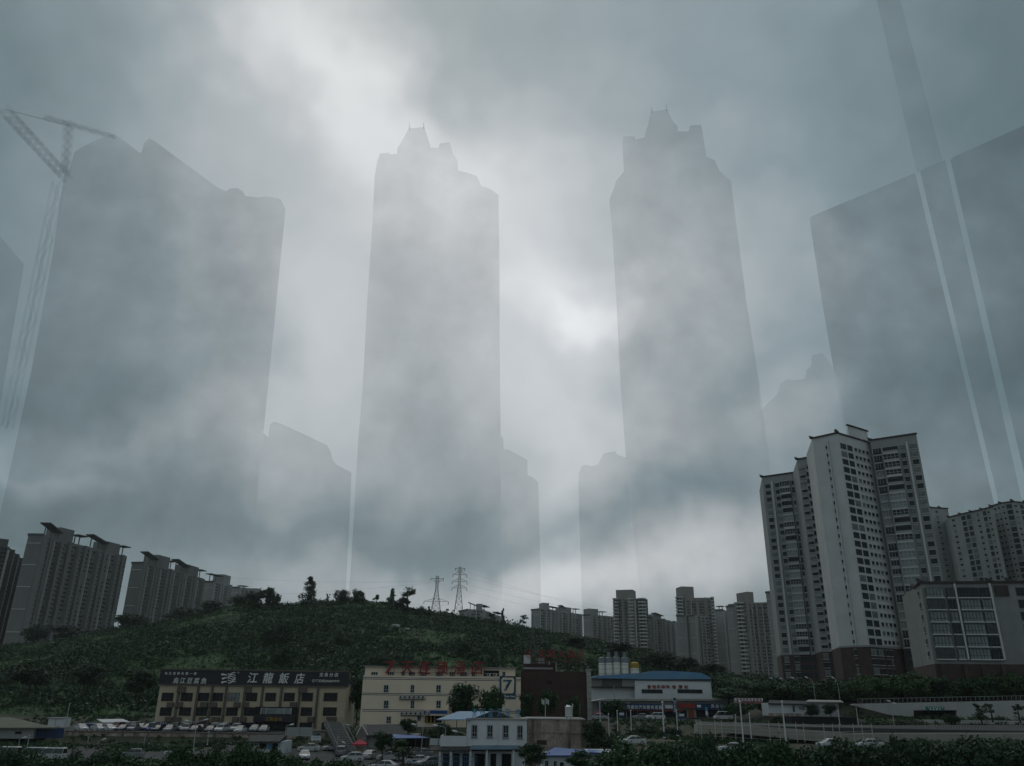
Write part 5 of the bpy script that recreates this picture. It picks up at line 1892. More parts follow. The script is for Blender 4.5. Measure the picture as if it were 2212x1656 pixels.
# ---------------------------------------------------------------- cars
tyre = mat('tyre', (.015, .015, .015), .9, .1, 2)
rim_m = mat('wheel_rim', (.30, .30, .31), .4, .1, 2, metal=.5)
car_glass = mat('car_glass', (.012, .015, .017), .12, .1, 1, spec=.5)
lampm = mat('headlamp', (.55, .56, .56), .25, .1, 2, spec=.6)
taill = mat('tail_lamp', (.25, .012, .012), .3, .1, 2, spec=.5)
PAINT = {'white': (.43, .44, .44), 'silver': (.19, .20, .21), 'grey': (.13, .135, .14), 'dark': (.022, .024, .028), 'blue': (.03, .07, .18), 'green': (.05, .13, .11), 'red': (.22, .025, .022)}
for k_, c_ in PAINT.items():
    mat('paint_' + k_, c_, .3, .05, .5, dirt=.25, dirt_col=tuple(v * .6 for v in c_), spec=.5)
SHAPE = {   # length, body outline (x,z), greenhouse base x, roof x, roof z, half width
    'saloon': (4.5, [(-2.2, .35), (-2.25, .62), (-2.15, .95), (-1.45, 1.0), (.85, .96), (1.75, .84), (2.18, .70), (2.25, .45), (2.15, .28), (-2.05, .25)], (-1.75, 1.15), (-.95, .28), 1.44, .88),
    'hatchback': (4.0, [(-1.95, .35), (-2.0, .7), (-1.9, 1.0), (.75, .98), (1.55, .86), (1.92, .70), (1.98, .45), (1.9, .27), (-1.85, .25)], (-1.88, 1.0), (-1.35, .2), 1.5, .86),
    'suv': (4.6, [(-2.2, .42), (-2.25, .8), (-2.18, 1.12), (.95, 1.1), (1.85, 1.0), (2.2, .82), (2.26, .5), (2.15, .35), (-2.1, .33)], (-2.14, 1.2), (-1.75, .35), 1.74, .92),
    'van': (4.3, [(-2.1, .4), (-2.12, .9), (-2.08, 1.1), (1.3, 1.08), (1.95, .85), (2.08, .6), (2.05, .35), (-2.0, .3)], (-2.06, 1.65), (-1.98, .95), 1.92, .84),
}
CARME = {}


def frustum(mb, x0, x1, z0, w0, X0, X1, z1, w1, m):
    mb.poly([(x0, -w0, z0), (x1, -w0, z0), (x1, w0, z0), (x0, w0, z0), (X0, -w1, z1), (X1, -w1, z1), (X1, w1, z1), (X0, w1, z1)],
            [(3, 2, 1, 0), (4, 5, 6, 7), (0, 1, 5, 4), (1, 2, 6, 5), (2, 3, 7, 6), (3, 0, 4, 7)], m)


def car_meshes(shape):
    if shape in CARME:
        return CARME[shape]
    L, out, gb, rf, zr, hw = SHAPE[shape]
    bm = bmesh.new()
    n = len(out)
    rings = []
    for y, s in ((-hw, .93), (-hw * .93, 1.0), (hw * .93, 1.0), (hw, .93)):
        ring = []
        for x, z in out:
            cz = .65
            xx = x * (s * .3 + .7)
            zz = cz + (z - cz) * s
            ring.append(bm.verts.new((xx, y, zz)))
        rings.append(ring)
    for a, b in zip(rings, rings[1:]):
        for i in range(n):
            bm.faces.new((a[i], a[(i + 1) % n], b[(i + 1) % n], b[i]))
    bm.faces.new(rings[0][::-1])
    bm.faces.new(rings[-1])
    bmesh.ops.recalc_face_normals(bm, faces=bm.faces)
    body = bpy.data.meshes.new('body')
    bm.to_mesh(body)
    bm.free()
    zb = max(z for x, z in out) - .06
    m = MB()
    frustum(m, gb[0], gb[1], zb, hw * .9, rf[0], rf[1], zr - .05, hw * .70, car_glass)
    glass = m.mesh('greenhouse')
    m = MB()
    frustum(m, rf[0] - .05, rf[1] + .06, zr - .06, hw * .715, rf[0] + .1, rf[1] - .1, zr + .02, hw * .6, None)
    for s in (-1, 1):
        for (xa, xb_) in ((gb[0], rf[0]), (gb[1], rf[1]), ((gb[0] + gb[1]) / 2, (rf[0] + rf[1]) / 2)):
            m.bar((xa, s * hw * .89, zb), (xb_, s * hw * .71, zr - .04), .035)
    roof = m.mesh('roof')
    m = MB()
    m.lathe([(.16, -.10), (.32, -.10), (.33, 0), (.32, .10), (.16, .10)], 14, tyre)
    m.v = [(x, z, y) for x, y, z in m.v]
    wheel = m.mesh('wheel')
    m = MB()
    m.lathe([(.17, -.115), (.20, -.10), (.20, .10), (.17, .115)], 10, rim_m)
    m.v = [(x, z, y) for x, y, z in m.v]
    global rim_me
    rim_me = m.mesh('rim')
    m = MB()
    m.box(-.06, .06, -.2, .2, -.08, .08)
    hl, tl = m.mesh('headlight', lampm), m.mesh('tail_light', taill)
    m = MB()
    m.box(-.02, .02, -.22, .22, -.06, .06)
    pl = m.mesh('number_plate', MT['bright_blue'])
    CARME[shape] = (L, hw, zb, body, glass, roof, wheel, hl, tl, pl, out)
    return CARME[shape]


CARTREE = {}


def car(shape, colour, loc, heading, label, group, roll=0.0):
    L, hw, zb, body, glass, roof, wheel, hl, tl, pl, out = car_meshes(shape)
    root = empty('parked_car' if shape != 'van' else 'parked_van', loc, R(heading), label, 'car' if shape != 'van' else 'van', group)
    pm = MT['paint_' + colour]
    key = (shape, colour)
    if key not in CARTREE:
        b, r = body.copy(), roof.copy()
        for me in (b, r):
            me.materials.clear()
            me.materials.append(pm)
        CARTREE[key] = (b, r)
    b, r = CARTREE[key]
    put('body', b, root)
    put('greenhouse', glass, root)
    put('roof', r, root)
    for sx in (-.62, .60):
        for s in (-1, 1):
            put('rim', rim_me, put('wheel', wheel, root, (sx * L / 2, s * (hw - .1), .33)))
    for s in (-1, 1):
        put('headlight', hl, root, (L / 2 - .16, s * (hw - .3), .72 if shape != 'van' else .8))
        put('tail_light', tl, root, (-L / 2 + .06, s * (hw - .26), .85))
    put('number_plate', pl, root, (L / 2 - .02, 0, .5))
    return root


G1, G2, G3 = 'cars parked on the restaurant terrace', 'cars in the lower car park', 'cars on the right side'
TZ = 5.33


def carpx(shape, colour, M, x, y, z, heading, label, group):
    """tyres meet the ground of height z on the sight line through (x, y)"""
    p = atz(*M(x, y), z)
    return car(shape, colour, (p.x, p.y, z), heading, label, group)


# terrace rows: front row beside the wall, back row near the facade
FR = [(ZA, 965, 'saloon', 'white', 'first'), (ZA, 1135, 'saloon', 'white', 'second'), (ZA, 1305, 'saloon', 'white', 'third'), (ZA, 1455, 'saloon', 'dark', 'fourth'), (ZA, 1600, 'hatchback', 'grey', 'fifth'), (ZB_, 60, 'van', 'blue', 'sixth'),
      (ZB_, 155, 'saloon', 'dark', 'seventh'), (ZB_, 278, 'saloon', 'silver', 'eighth'), (ZB_, 425, 'suv', 'grey', 'ninth'), (ZB_, 560, 'saloon', 'dark', 'tenth'), (ZB_, 690, 'saloon', 'dark', 'eleventh'), (ZB_, 835, 'suv', 'white', 'twelfth'), (ZB_, 1000, 'saloon', 'white', 'thirteenth')]
for i, (M, x, sh, co, od) in enumerate(FR):
    px, py = M(x, 1170 if M is ZA else 1020)
    p = at(px, py, 191.8)
    car(sh, co, (p.x + math.sin(i * 2.7) * .5, 191.8 + (i * 5 % 7) * .22, TZ), -88 + (i * 37 % 11) - 5 + (90 if i < 3 else 0) * .55, '%s %s, %s from left in the front terrace row below the restaurant' % (co, {'suv': 'off-roader'}.get(sh, sh), od), G1)
BR = [(ZA, 1420, 'suv', 'red', 'first'), (ZA, 1560, 'suv', 'silver', 'second'), (ZA, 1700, 'saloon', 'silver', 'third'), (ZA, 1815, 'saloon', 'grey', 'fourth'), (ZB_, 240, 'saloon', 'dark', 'fifth'), (ZB_, 345, 'suv', 'dark', 'sixth'), (ZB_, 445, 'suv', 'silver', 'seventh'),
      (ZB_, 600, 'saloon', 'grey', 'eighth'), (ZB_, 738, 'suv', 'white', 'ninth'), (ZB_, 865, 'suv', 'white', 'tenth'), (ZB_, 982, 'suv', 'white', 'eleventh'), (ZB_, 1150, 'saloon', 'white', 'twelfth'), (ZB_, 1312, 'saloon', 'white', 'thirteenth')]
for i, (M, x, sh, co, od) in enumerate(BR):
    px, py = M(x, 1120 if M is ZA else 985)
    p = at(px, py, 198.5)
    car(sh, co, (p.x + math.sin(i * 1.9) * .6, 198.2 + (i * 3 % 7) * .3, TZ), -90 + (i * 53 % 13) - 6, '%s %s, %s from left in the rear terrace row against the restaurant' % (co, {'suv': 'off-roader'}.get(sh, sh), od), G1)
LZ = 3.1
LOW = [('saloon', 'white', ZB_, 1775, 1165, 187, 'white saloon side-on below the white notice board'), ('saloon', 'white', ZB_, 1725, 1248, -75, 'white saloon facing us at the car park entrance'),
       ('saloon', 'white', ZB_, 2035, 1158, 200, 'white saloon parked by the stairs'), ('suv', 'silver', ZB_, 2122, 1215, 95, 'silver off-roader seen from behind by the stairs'),
       ('saloon', 'white', ZC, 362, 1245, 75, 'white saloon seen from behind below the red tent'), ('saloon', 'white', ZC, 560, 1262, 185, 'white saloon side-on behind the small bare tree'),
       ('saloon', 'white', ZC, 690, 1262, 182, 'white saloon half hidden by the small bare tree'), ('saloon', 'white', ZC, 862, 1308, 180, 'white saloon with blue stripe on its doors'),
       ('saloon', 'silver', ZC, 905, 1225, 178, 'silver saloon behind the blue-striped one'), ('saloon', 'silver', ZC, 985, 1325, 215, 'silver saloon against the driving school fence'),
       ('saloon', 'white', ZC, 500, 1372, 170, 'white saloon cut by the bottom edge'), ('hatchback', 'silver', ZA, 1600, 1415, 190, 'silver hatchback among bushes at lower left'),
       ('van', 'white', ZA, 60, 1430, 180, 'white van at the left edge behind bushes'), ('van', 'white', ZA, 380, 1440, 185, 'white van second from the left edge behind bushes'),
       ('van', 'white', ZA, 622, 1445, 178, 'white van third from the left edge behind bushes'), ('hatchback', 'white', ZC, 160, 1275, 190, 'white hatchback whose roof shows over the bushes'),
       ('saloon', 'grey', ZC, 640, 1200, 185, 'grey saloon under the shade of the small tree')]
for sh, co, M, x, y, h, lab in LOW:
    carpx(sh, co, M, x, y, LZ, h, lab, G2)
p = [o for o in C.objects if o.get('label') == 'white saloon with blue stripe on its doors'][0]
for s in (-1, 1):
    m = MB()
    m.box(-1.0, .8, -.012, .012, .55, .78)
    m.build('door_stripe', MT['bright_blue'], p, (0, s * .88, 0))
RIGHT = [('saloon', 'white', ZD, 1225, 1098, None, 188, 'white saloon on the drill ground', 150), ('suv', 'white', ZD, 1465, 832, None, 185, 'white estate on the shop forecourt', 204), ('saloon', 'silver', ZD, 1315, 825, None, 180, 'silver saloon on the shop forecourt', 208),
         ('saloon', 'white', ZD, 855, 842, None, 180, 'white saloon beside the dull red tent', 200), ('suv', 'white', ZD, 2185, 822, None, 170, 'white off-roader at the right end of the shops', 204), ('saloon', 'white', ZE, 400, 1318, None, 165, 'white saloon poking out of bushes beside tallest pole', 140),
         ('saloon', 'white', ZE, 1590, 1262, None, 190, 'white saloon behind the hedge below the embankment', 150), ('saloon', 'white', ZE, 2080, 1275, None, 175, 'white saloon at the right end of the hedge', 150), ('van', 'white', ZE, 285, 935, None, 180, 'white van in front of the shops', 196)]
for sh, co, M, x, y, z, h, lab, Y in RIGHT:
    p = at(*M(x, y), Y)
    car(sh, co, (p.x, Y, max(gz(p.x, Y) + .05, p.z - .3)), h, lab, G3)

# ---------------------------------------------------------------- pylons and wires
py_m = mat('pylon_steel', (.12, .125, .125), .7, .15, .5, metal=.2)


def pylon(px, ptop, pbase, Y, label, arms, wb, wt, r=.14, M=None):
    b0, t0 = at(px[0], pbase, Y), at(px[1], ptop, Y)
    root = empty('pylon', (b0.x, Y, b0.z - 3), 0, label, 'pylon')
    H = t0.z - b0.z + 3

    def cor(t, i):
        w = (wb + (wt - wb) * min(1, t * 1.45)) / 2
        return Vector(((-1, 1, 1, -1)[i] * w, (-1, -1, 1, 1)[i] * w, t * H))
    for i in range(4):
        m = MB()
        m.bar(cor(0, i), cor(.69, i), r)
        m.bar(cor(.69, i), cor(1, i), r)
        m.build('leg', py_m, root)
    m = MB()
    ts = [0, .13, .25, .36, .46, .55, .63, .7, .76, .82, .88, .94, 1]
    for a, b in zip(ts, ts[1:]):
        for i in range(4):
            j = (i + 1) % 4
            m.bar(cor(a, i), cor(b, j), r * .55)
            m.bar(cor(a, j), cor(b, i), r * .55)
            m.bar(cor(b, i), cor(b, j), r * .55)
    m.build('bracing', py_m, root, kind='stuff')
    tips = []
    for (ya, hw, kind) in arms:
        z = at(px[0], ya, Y).z - root.location.z
        for s in (-1, 1):
            m = MB()
            tip = Vector((s * hw, 0, z))
            up = 2.2 if kind == 'tri' else -2.6
            for yy in (-.6, .6):
                m.bar((s * .4, yy, z), tip, r * .7)
                m.bar((s * .5, yy, z + up), tip, r * .7)
            for q in (.35, .65):
                m.bar((s * hw * q, 0, z), (s * hw * q, 0, z + up * (1 - q)), r * .5)
            m.build('cross_arm', py_m, root)
            m = MB()
            m.bar(tip, tip - Vector((0, 0, 1.8)), .16, None, 6)
            m.build('insulator', glass_d, root)
            tips.append(root.location + tip - Vector((0, 0, 1.8)))
    return root, tips


PYY = 530.0
_, tA = pylon((941, 941), 1245, 1328, PYY, 'left of the two lattice pylons on the hill crest, wide flat top', [(1250, 4.2, 'v'), (1300, 8.0, 'tri')], 7.5, 1.6)
_, tB = pylon((990, 989), 1225, 1334, PYY + 10, 'right of the two lattice pylons, taller with three cross arms', [(1228, 3.2, 'v'), (1242, 4.6, 'tri'), (1257, 5.0, 'tri'), (1271, 5.0, 'tri')], 7.0, 1.3)
_, tC = pylon((1150, 1152), 1328, 1440, 330, 'pale lattice pylon on the hillside below the crest, one wide arm', [(1388, 7.0, 'tri')], 4.6, .5, .07)


def wire(a, b, sag, label, r=.032):
    a, b = Vector(a), Vector(b)
    m = MB()
    n = 18
    prev = None
    for i in range(n + 1):
        t = i / n
        p = a.lerp(b, t) - Vector((0, 0, sag * 4 * t * (1 - t))) - a
        if prev is not None:
            m.bar(prev, p, r, None, 3)
        prev = p
    tag(m.build('power_line', steel_d, None, a), label, 'power line', 'power lines')


lf = [at(-60, 1150 + k * 42, 700) for k in range(4)]
for k, t in enumerate((tA[0], tA[2], tA[1], tA[3])):
    wire(lf[k], t, 14, 'thin power line from the left pylon towards the left edge, %s' % ('highest', 'second', 'third', 'lowest')[k])
rt_ = [at(1700, 1330 + k * 14, 880) for k in range(4)]
for k, t in enumerate((tB[3], tB[5], tB[7], tB[1])):
    wire(t, rt_[k], 12, 'thin power line from the right pylon over the far blocks, %s' % ('second', 'third', 'lowest', 'highest')[k])
# ---------------------------------------------------------------- vegetation
leaf_dark = leafmat('leaf_dark', (.006, .019, .008), (.013, .042, .012), (.024, .068, .018))
leaf_mid = leafmat('leaf_mid', (.008, .026, .009), (.018, .056, .014), (.036, .092, .022))
leaf_lite = leafmat('leaf_light', (.014, .036, .010), (.034, .076, .017), (.068, .120, .027))
leaf_grass = leafmat('leaf_grass', (.016, .040, .012), (.040, .092, .021), (.074, .140, .033))
bark = mat('bark', (.045, .036, .028), .95, .3, 1.0)


def leaf_cloud(C_, rad, per, size, seed, squash=.85, shell=.55):
    """per leaf quads in each clump; returns vertex and face arrays"""
    g_ = np.random.default_rng(seed)
    C_ = np.asarray(C_, float)
    rad = np.asarray(rad, float)
    n = len(C_) * per
    d = g_.normal(size=(n, 3))
    d /= np.linalg.norm(d, axis=1)[:, None]
    rr = np.repeat(rad, per) * (shell + (1 - shell) * g_.random(n)) * (1 + .22 * g_.normal(size=n))
    p = np.repeat(C_, per, 0) + d * rr[:, None] * np.array([1, 1, squash])
    nrm = d + g_.normal(size=(n, 3)) * .75
    nrm /= np.linalg.norm(nrm, axis=1)[:, None]
    t = np.cross(nrm, g_.normal(size=(n, 3)))
    t /= np.linalg.norm(t, axis=1)[:, None] + 1e-9
    b = np.cross(nrm, t)
    s = (size * (.6 + .8 * g_.random(n)))[:, None]
    V = np.stack([p - t * s, p - b * s * .55, p + t * s, p + b * s * .55], 1).reshape(-1, 3)
    return V


def leaf_mesh(name, V, m):
    n = len(V) // 4
    me = bpy.data.meshes.new(name)
    me.vertices.add(len(V))
    me.vertices.foreach_set('co', V.astype('f').ravel())
    me.loops.add(len(V))
    me.loops.foreach_set('vertex_index', np.arange(len(V), dtype='i'))
    me.polygons.add(n)
    me.polygons.foreach_set('loop_start', np.arange(0, len(V), 4, dtype='i'))
    me.update(calc_edges=True)
    me.materials.append(m)
    return me


def crown_pts(kind, g_):
    """clump centres and radii of a crown about 1 unit tall standing on z=0"""
    c, r = [], []
    if kind == 'round':
        for i in range(20):
            t, u = g_.random() * 6.28, g_.random()
            rr = .30 * math.sqrt(g_.random())
            z = .36 + .48 * u
            k = math.sin(math.pi * min(1, max(.12, (z - .18) / .82)))
            c.append((rr * k * math.cos(t) * 1.25, rr * k * math.sin(t) * 1.25, z))
            r.append(.11 + .07 * g_.random())
    elif kind == 'tall':
        for i in range(24):
            u = (i + g_.random()) / 24
            t = g_.random() * 6.28
            w = .21 * (1 - u) ** .7 + .05
            c.append((w * math.cos(t) * g_.random(), w * math.sin(t) * g_.random(), .12 + .84 * u))
            r.append(.055 + .075 * (1 - u))
    elif kind == 'spindly':
        for i in range(9):
            t = g_.random() * 6.28
            z = .45 + .5 * g_.random()
            w = .2 * g_.random()
            c.append((w * math.cos(t), w * math.sin(t), z))
            r.append(.05 + .07 * g_.random())
    else:
        for i in range(16):
            t = g_.random() * 6.28
            w = .62 * math.sqrt(g_.random())
            c.append((w * math.cos(t), w * math.sin(t), .12 + .62 * g_.random() * (1 - w * .8)))
            r.append(.17 + .12 * g_.random())
    return np.array(c), np.array(r)


TREES = {}


def tree_proto(kind, var, leafm, size):
    key = (kind, var, leafm.name)
    if key in TREES:
        return TREES[key]
    g_ = np.random.default_rng(100 + var * 17 + len(kind))
    c, r = crown_pts(kind, g_)
    per = {'round': 150, 'tall': 110, 'spindly': 70, 'bush': 170}[kind]
    V = leaf_cloud(c, r, per, size, var + 5)
    V[:, 2] = np.maximum(V[:, 2], .0)
    cm = leaf_mesh('crown', V, leafm)
    m = MB()
    if kind == 'bush':
        for i in range(5):
            k = c[i]
            m.bar((k[0] * .2, k[1] * .2, 0), tuple(k), .018, None, 5, .006)
    else:
        top = .8 if kind != 'round' else .5
        m.bar((0, 0, -.03), (.01, 0, top * .5), .030, None, 7, .022)
        m.bar((.01, 0, top * .5), (0, .01, top), .022, None, 7, .008)
        for i in range(0, len(c), 2):
            k = c[i]
            z0 = min(top, max(.12, k[2] - .16))
            m.bar((.005, 0, z0), tuple(k), .010, None, 5, .003)
    TREES[key] = (m.mesh('trunk', bark), cm)
    return TREES[key]


def tree(kind, x, y, z, h, w, label, group=None, leafm=None, var=0, size=None, name=None, cat='tree'):
    tm, cm = tree_proto(kind, var, leafm or leaf_mid, size or {'round': .030, 'tall': .022, 'spindly': .030, 'bush': .045}[kind])
    root = empty(name or {'bush': 'bush', 'tall': 'evergreen_tree'}.get(kind, 'leafy_tree'), (x, y, z), (var * 1.7 + x * .37) % 6.28, label, 'bush' if kind == 'bush' else cat, group)
    root.scale = (w, w, h)
    put('trunk' if kind != 'bush' else 'stems', tm, root)
    put('crown' if kind != 'bush' else 'foliage', cm, root)
    return root


def tree_px(kind, px, ptop, pbase, Y, wpx, label, group=None, leafm=None, var=0, cat='tree', ground=False, name=None):
    """a tree seen from ptop to pbase (picture rows) and wpx wide, standing at distance Y"""
    b, t = at(px, pbase, Y), at(px, ptop, Y)
    w = (at(px + wpx / 2, ptop, Y) - at(px - wpx / 2, ptop, Y)).length
    unit = {'round': .82, 'tall': .50, 'spindly': .48, 'bush': 1.5}[kind]
    return tree(kind, b.x, Y, b.z, (t.z - b.z) / (1.0 if kind != 'bush' else .95), w / unit, label, group, leafm, var, cat=cat, name=name)


# trees along the crest
CT = [('tall', 663, 1244, 1312, 500, 42, 'tall dark evergreen standing alone above the left hill crest', leaf_dark, 0), ('round', 578, 1264, 1325, 505, 46, 'broad dark tree beside the farthest left slab on the crest', leaf_dark, 1), ('round', 545, 1278, 1330, 500, 56, 'dark tree left of the broad crest tree', leaf_dark, 2),
      ('spindly', 706, 1282, 1304, 505, 12, 'tiny sapling right of the lone evergreen', leaf_mid, 0), ('spindly', 724, 1282, 1304, 505, 14, 'small sapling, second right of the lone evergreen', leaf_mid, 1), ('round', 737, 1272, 1305, 505, 34, 'leafy tree at the foot of the pale gap between reflected towers', leaf_mid, 3),
      ('round', 772, 1270, 1310, 505, 32, 'loose crowned tree on the hilltop', leaf_mid, 4), ('spindly', 812, 1285, 1315, 505, 22, 'low tree right of the hilltop tree', leaf_mid, 2), ('tall', 844, 1271, 1330, 500, 30, 'slim pale green tree left of the pylons', leaf_lite, 1), ('spindly', 878, 1272, 1325, 502, 42, 'ragged tree with gaps left of the pylons', leaf_mid, 3),
      ('round', 866, 1287, 1330, 500, 34, 'dense low tree under the ragged tree', leaf_dark, 5), ('round', 905, 1308, 1336, 500, 30, 'small dark tree just left of the wide-topped pylon', leaf_dark, 6), ('tall', 926, 1310, 1338, 502, 16, 'pointed shrub tree at the foot of the left pylon', leaf_dark, 2),
      ('spindly', 965, 1315, 1338, 505, 16, 'sapling between the two pylons', leaf_dark, 4), ('spindly', 975, 1318, 1340, 500, 14, 'sapling touching the right pylon', leaf_dark, 5), ('tall', 1086, 1313, 1352, 500, 12, 'pointed sapling at the end of the hilltop slab', leaf_dark, 3),
      ('round', 280, 1322, 1378, 520, 80, 'large dark tree in front of the third left slab', leaf_dark, 7), ('round', 70, 1345, 1395, 525, 60, 'dark tree at foot of the second left slab', leaf_dark, 8), ('round', 140, 1348, 1395, 520, 90, 'broad dark tree below the tall canopied slab', leaf_dark, 9),
      ('round', 390, 1310, 1352, 525, 70, 'dark tree below the third left slab', leaf_dark, 10), ('round', 460, 1292, 1342, 520, 70, 'dark tree in front of the smaller left slab', leaf_dark, 11), ('round', 510, 1285, 1335, 515, 60, 'dark tree on the left shoulder of the hill', leaf_dark, 2),
      ('spindly', 1060, 1322, 1350, 505, 20, 'small tree hiding the foot of the hilltop slab', leaf_dark, 6), ('spindly', 1130, 1328, 1358, 505, 22, 'small crest tree left of the long low slab', leaf_dark, 7), ('round', 215, 1365, 1400, 510, 50, 'rounded dark tree on the left slope', leaf_dark, 5)]
for kind, px, pt, pb, Y, w, lab, lm, v in CT:
    tree_px(kind, px, pt, pb + 6, Y, w, lab, 'trees along the hill crest', lm, v)
HT_ = [(600, 1340, 1420, 380, 70, 'dark tree group in the middle of the left slope'), (610, 1395, 1455, 330, 60, 'dark tree just above the restaurant signboard'), (690, 1385, 1440, 350, 70, 'dark tree on the slope behind the restaurant right end'), (1000, 1385, 1425, 360, 40, 'round dark tree on slope above the red roof letters'),
       (530, 1365, 1420, 390, 50, 'dark tree on the slope above large signboard characters'), (740, 1370, 1420, 380, 50, 'small dark tree on the slope between restaurant and hotel'), (820, 1410, 1450, 330, 50, 'dark tree behind the red seven'), (1340, 1385, 1425, 400, 70, 'dark tree on the right shoulder of the hill'),
       (1420, 1405, 1445, 390, 80, 'broad dark tree behind the silos'), (1480, 1418, 1455, 380, 80, 'broad dark tree above the inspection hall roof'), (1545, 1432, 1462, 370, 60, 'dark tree right of the inspection hall roof'), (1240, 1375, 1412, 420, 60, 'dark tree above the red hotel characters'),
       (770, 1455, 1560, 215, 44, 'dark tree in the gap between restaurant and hotel'), (295, 1440, 1520, 240, 70, 'dark tree left of the restaurant wall'), (180, 1430, 1500, 260, 80, 'dark tree on the slope above the blue annex'), (60, 1430, 1500, 260, 90, 'dark tree on the slope at the left edge')]
for i, (px, pt, pb, Y, w, lab) in enumerate(HT_):
    tree_px('round', px, pt, pb, Y, w, lab, 'dark trees on the hillside', leaf_dark, i % 9)
# trees between the buildings
MT_ = [('round', 1010, 1470, 1570, 172, 84, 'big dense tree in front of the peach hotel', leaf_mid, 3), ('round', 1058, 1478, 1572, 174, 58, 'right-hand companion of the big tree before the hotel', leaf_mid, 6), ('round', 1185, 1484, 1572, 170, 52, 'pointed green tree before the dark brown building', leaf_mid, 1),
       ('round', 1140, 1495, 1570, 172, 46, 'darker tree left of the pointed one', leaf_dark, 2), ('round', 1242, 1502, 1572, 172, 42, 'tree beside the stone pier of the brown building', leaf_mid, 5), ('round', 1327, 1507, 1560, 200, 56, 'round green tree hiding the left end of the shops', leaf_mid, 8),
       ('round', 880, 1548, 1600, 160, 40, 'tree with drooping leaves beside hotel entrance', leaf_mid, 7), ('round', 825, 1575, 1640, 150, 44, 'bushy tree before the tiled cottage', leaf_mid, 4), ('round', 862, 1595, 1640, 146, 46, 'light green shrubby tree under the blue shed', leaf_lite, 2),
       ('spindly', 870, 1612, 1665, 132, 56, 'small thin-leaved tree among the white cars', leaf_dark, 8), ('round', 950, 1560, 1612, 150, 50, 'tree behind the terrace of the driving school', leaf_mid, 9), ('round', 1148, 1600, 1672, 112, 60, 'leafy tree at the corner of the driving school', leaf_mid, 10),
       ('round', 1250, 1615, 1675, 108, 56, 'leafy tree before the bright blue roof', leaf_mid, 11), ('round', 1285, 1550, 1625, 135, 56, 'tall dark bush beside the old stained wall', leaf_dark, 4), ('round', 1590, 1515, 1560, 190, 44, 'green tree at the right end of the shops', leaf_mid, 6),
       ('round', 1752, 1518, 1556, 186, 38, 'left of two dark young trees by the low sheds', leaf_dark, 3), ('round', 1796, 1518, 1556, 186, 36, 'right of two dark young trees by the low sheds', leaf_dark, 7), ('spindly', 2125, 1518, 1580, 190, 36, 'slender tree in front of the pale retaining wall', leaf_dark, 0),
       ('spindly', 2145, 1522, 1560, 192, 34, 'forked tree right of the slender one', leaf_dark, 1), ('spindly', 2205, 1522, 1562, 192, 30, 'dark tree at the right edge before the wall', leaf_dark, 2), ('round', 2056, 1540, 1572, 194, 36, 'bushy tree at the underpass mouth', leaf_dark, 8), ('spindly', 1330, 1565, 1590, 176, 22, 'sapling on the bank below the shops', leaf_mid, 3)]
for kind, px, pt, pb, Y, w, lab, lm, v in MT_:
    tree_px(kind, px, pt, pb, Y, w, lab, None, lm, v)
# belt of trees under the towers
g_ = np.random.default_rng(5)
ORD = ['first', 'second', 'third', 'fourth', 'fifth', 'sixth', 'seventh', 'eighth', 'ninth', 'tenth', 'eleventh', 'twelfth', 'thirteenth', 'fourteenth', 'fifteenth', 'sixteenth', 'seventeenth', 'eighteenth', 'nineteenth', 'twentieth']
for i in range(20):
    px = 1580 + i * 34 + g_.normal() * 5
    lite = 1800 < px < 2030 or px > 2140
    top = np.interp(px, [1560, 1640, 1700, 1800, 1900, 2000, 2060, 2212], [1492, 1478, 1462, 1466, 1458, 1450, 1462, 1448]) + 4 * g_.normal()
    tree_px('round', px, top, 1534 if px > 1640 else 1522, 213 + 6 * (i % 2), 74 + 16 * g_.random(), '%s leafy tree from left in the belt below the residential towers' % ORD[i], 'tree belt below the towers', leaf_lite if lite else leaf_mid, i % 12)
for i in range(14):
    px = 1600 + i * 46 + g_.normal() * 8
    tree_px('round', px, 1466 + 6 * g_.normal(), 1530, 226 + 3 * (i % 3), 80, 'leafy tree half hidden at the back of the belt below the towers', 'back row of the tree belt', leaf_dark, (i * 5) % 12)
# bushes of the foreground
FB_ = []
for px, pt, w in ((-10, 1612, 90), (48, 1622, 90), (105, 1630, 90), (170, 1622, 80), (240, 1618, 90), (320, 1640, 90), (390, 1612, 70), (440, 1625, 90), (520, 1602, 84), (560, 1612, 90), (475, 1600, 60), (655, 1638, 80), (720, 1642, 80), (600, 1622, 60)):
    FB_.append((px, pt, 128, w, leaf_mid))
for px, pt, w in ((1365, 1602, 100), (1420, 1612, 100), (1470, 1590, 90), (1535, 1575, 96), (1590, 1600, 90), (1640, 1606, 100), (1700, 1600, 100), (1760, 1612, 100), (1830, 1598, 110), (1900, 1600, 100), (1955, 1584, 60), (2000, 1596, 110), (2070, 1598, 110), (2140, 1600, 120), (2195, 1596, 100), (1320, 1630, 100)):
    FB_.append((px, pt, 118, w, leaf_dark if px > 1800 else leaf_mid))
for i, (px, pt, Y, w, lm) in enumerate(FB_):
    left = px < 1000
    k_ = sorted(q[0] for q in FB_ if (q[0] < 1000) == left).index(px)
    tree_px('bush', px, pt - (22 if left else 26), 1690, Y + 4 * math.sin(i * 2.1), w * 1.35, '%s bush from left along the bottom edge, %s' % (ORD[k_], 'below the restaurant car park' if left else 'right of the bright blue roof'), 'bushes along the bottom edge', lm, i % 7)
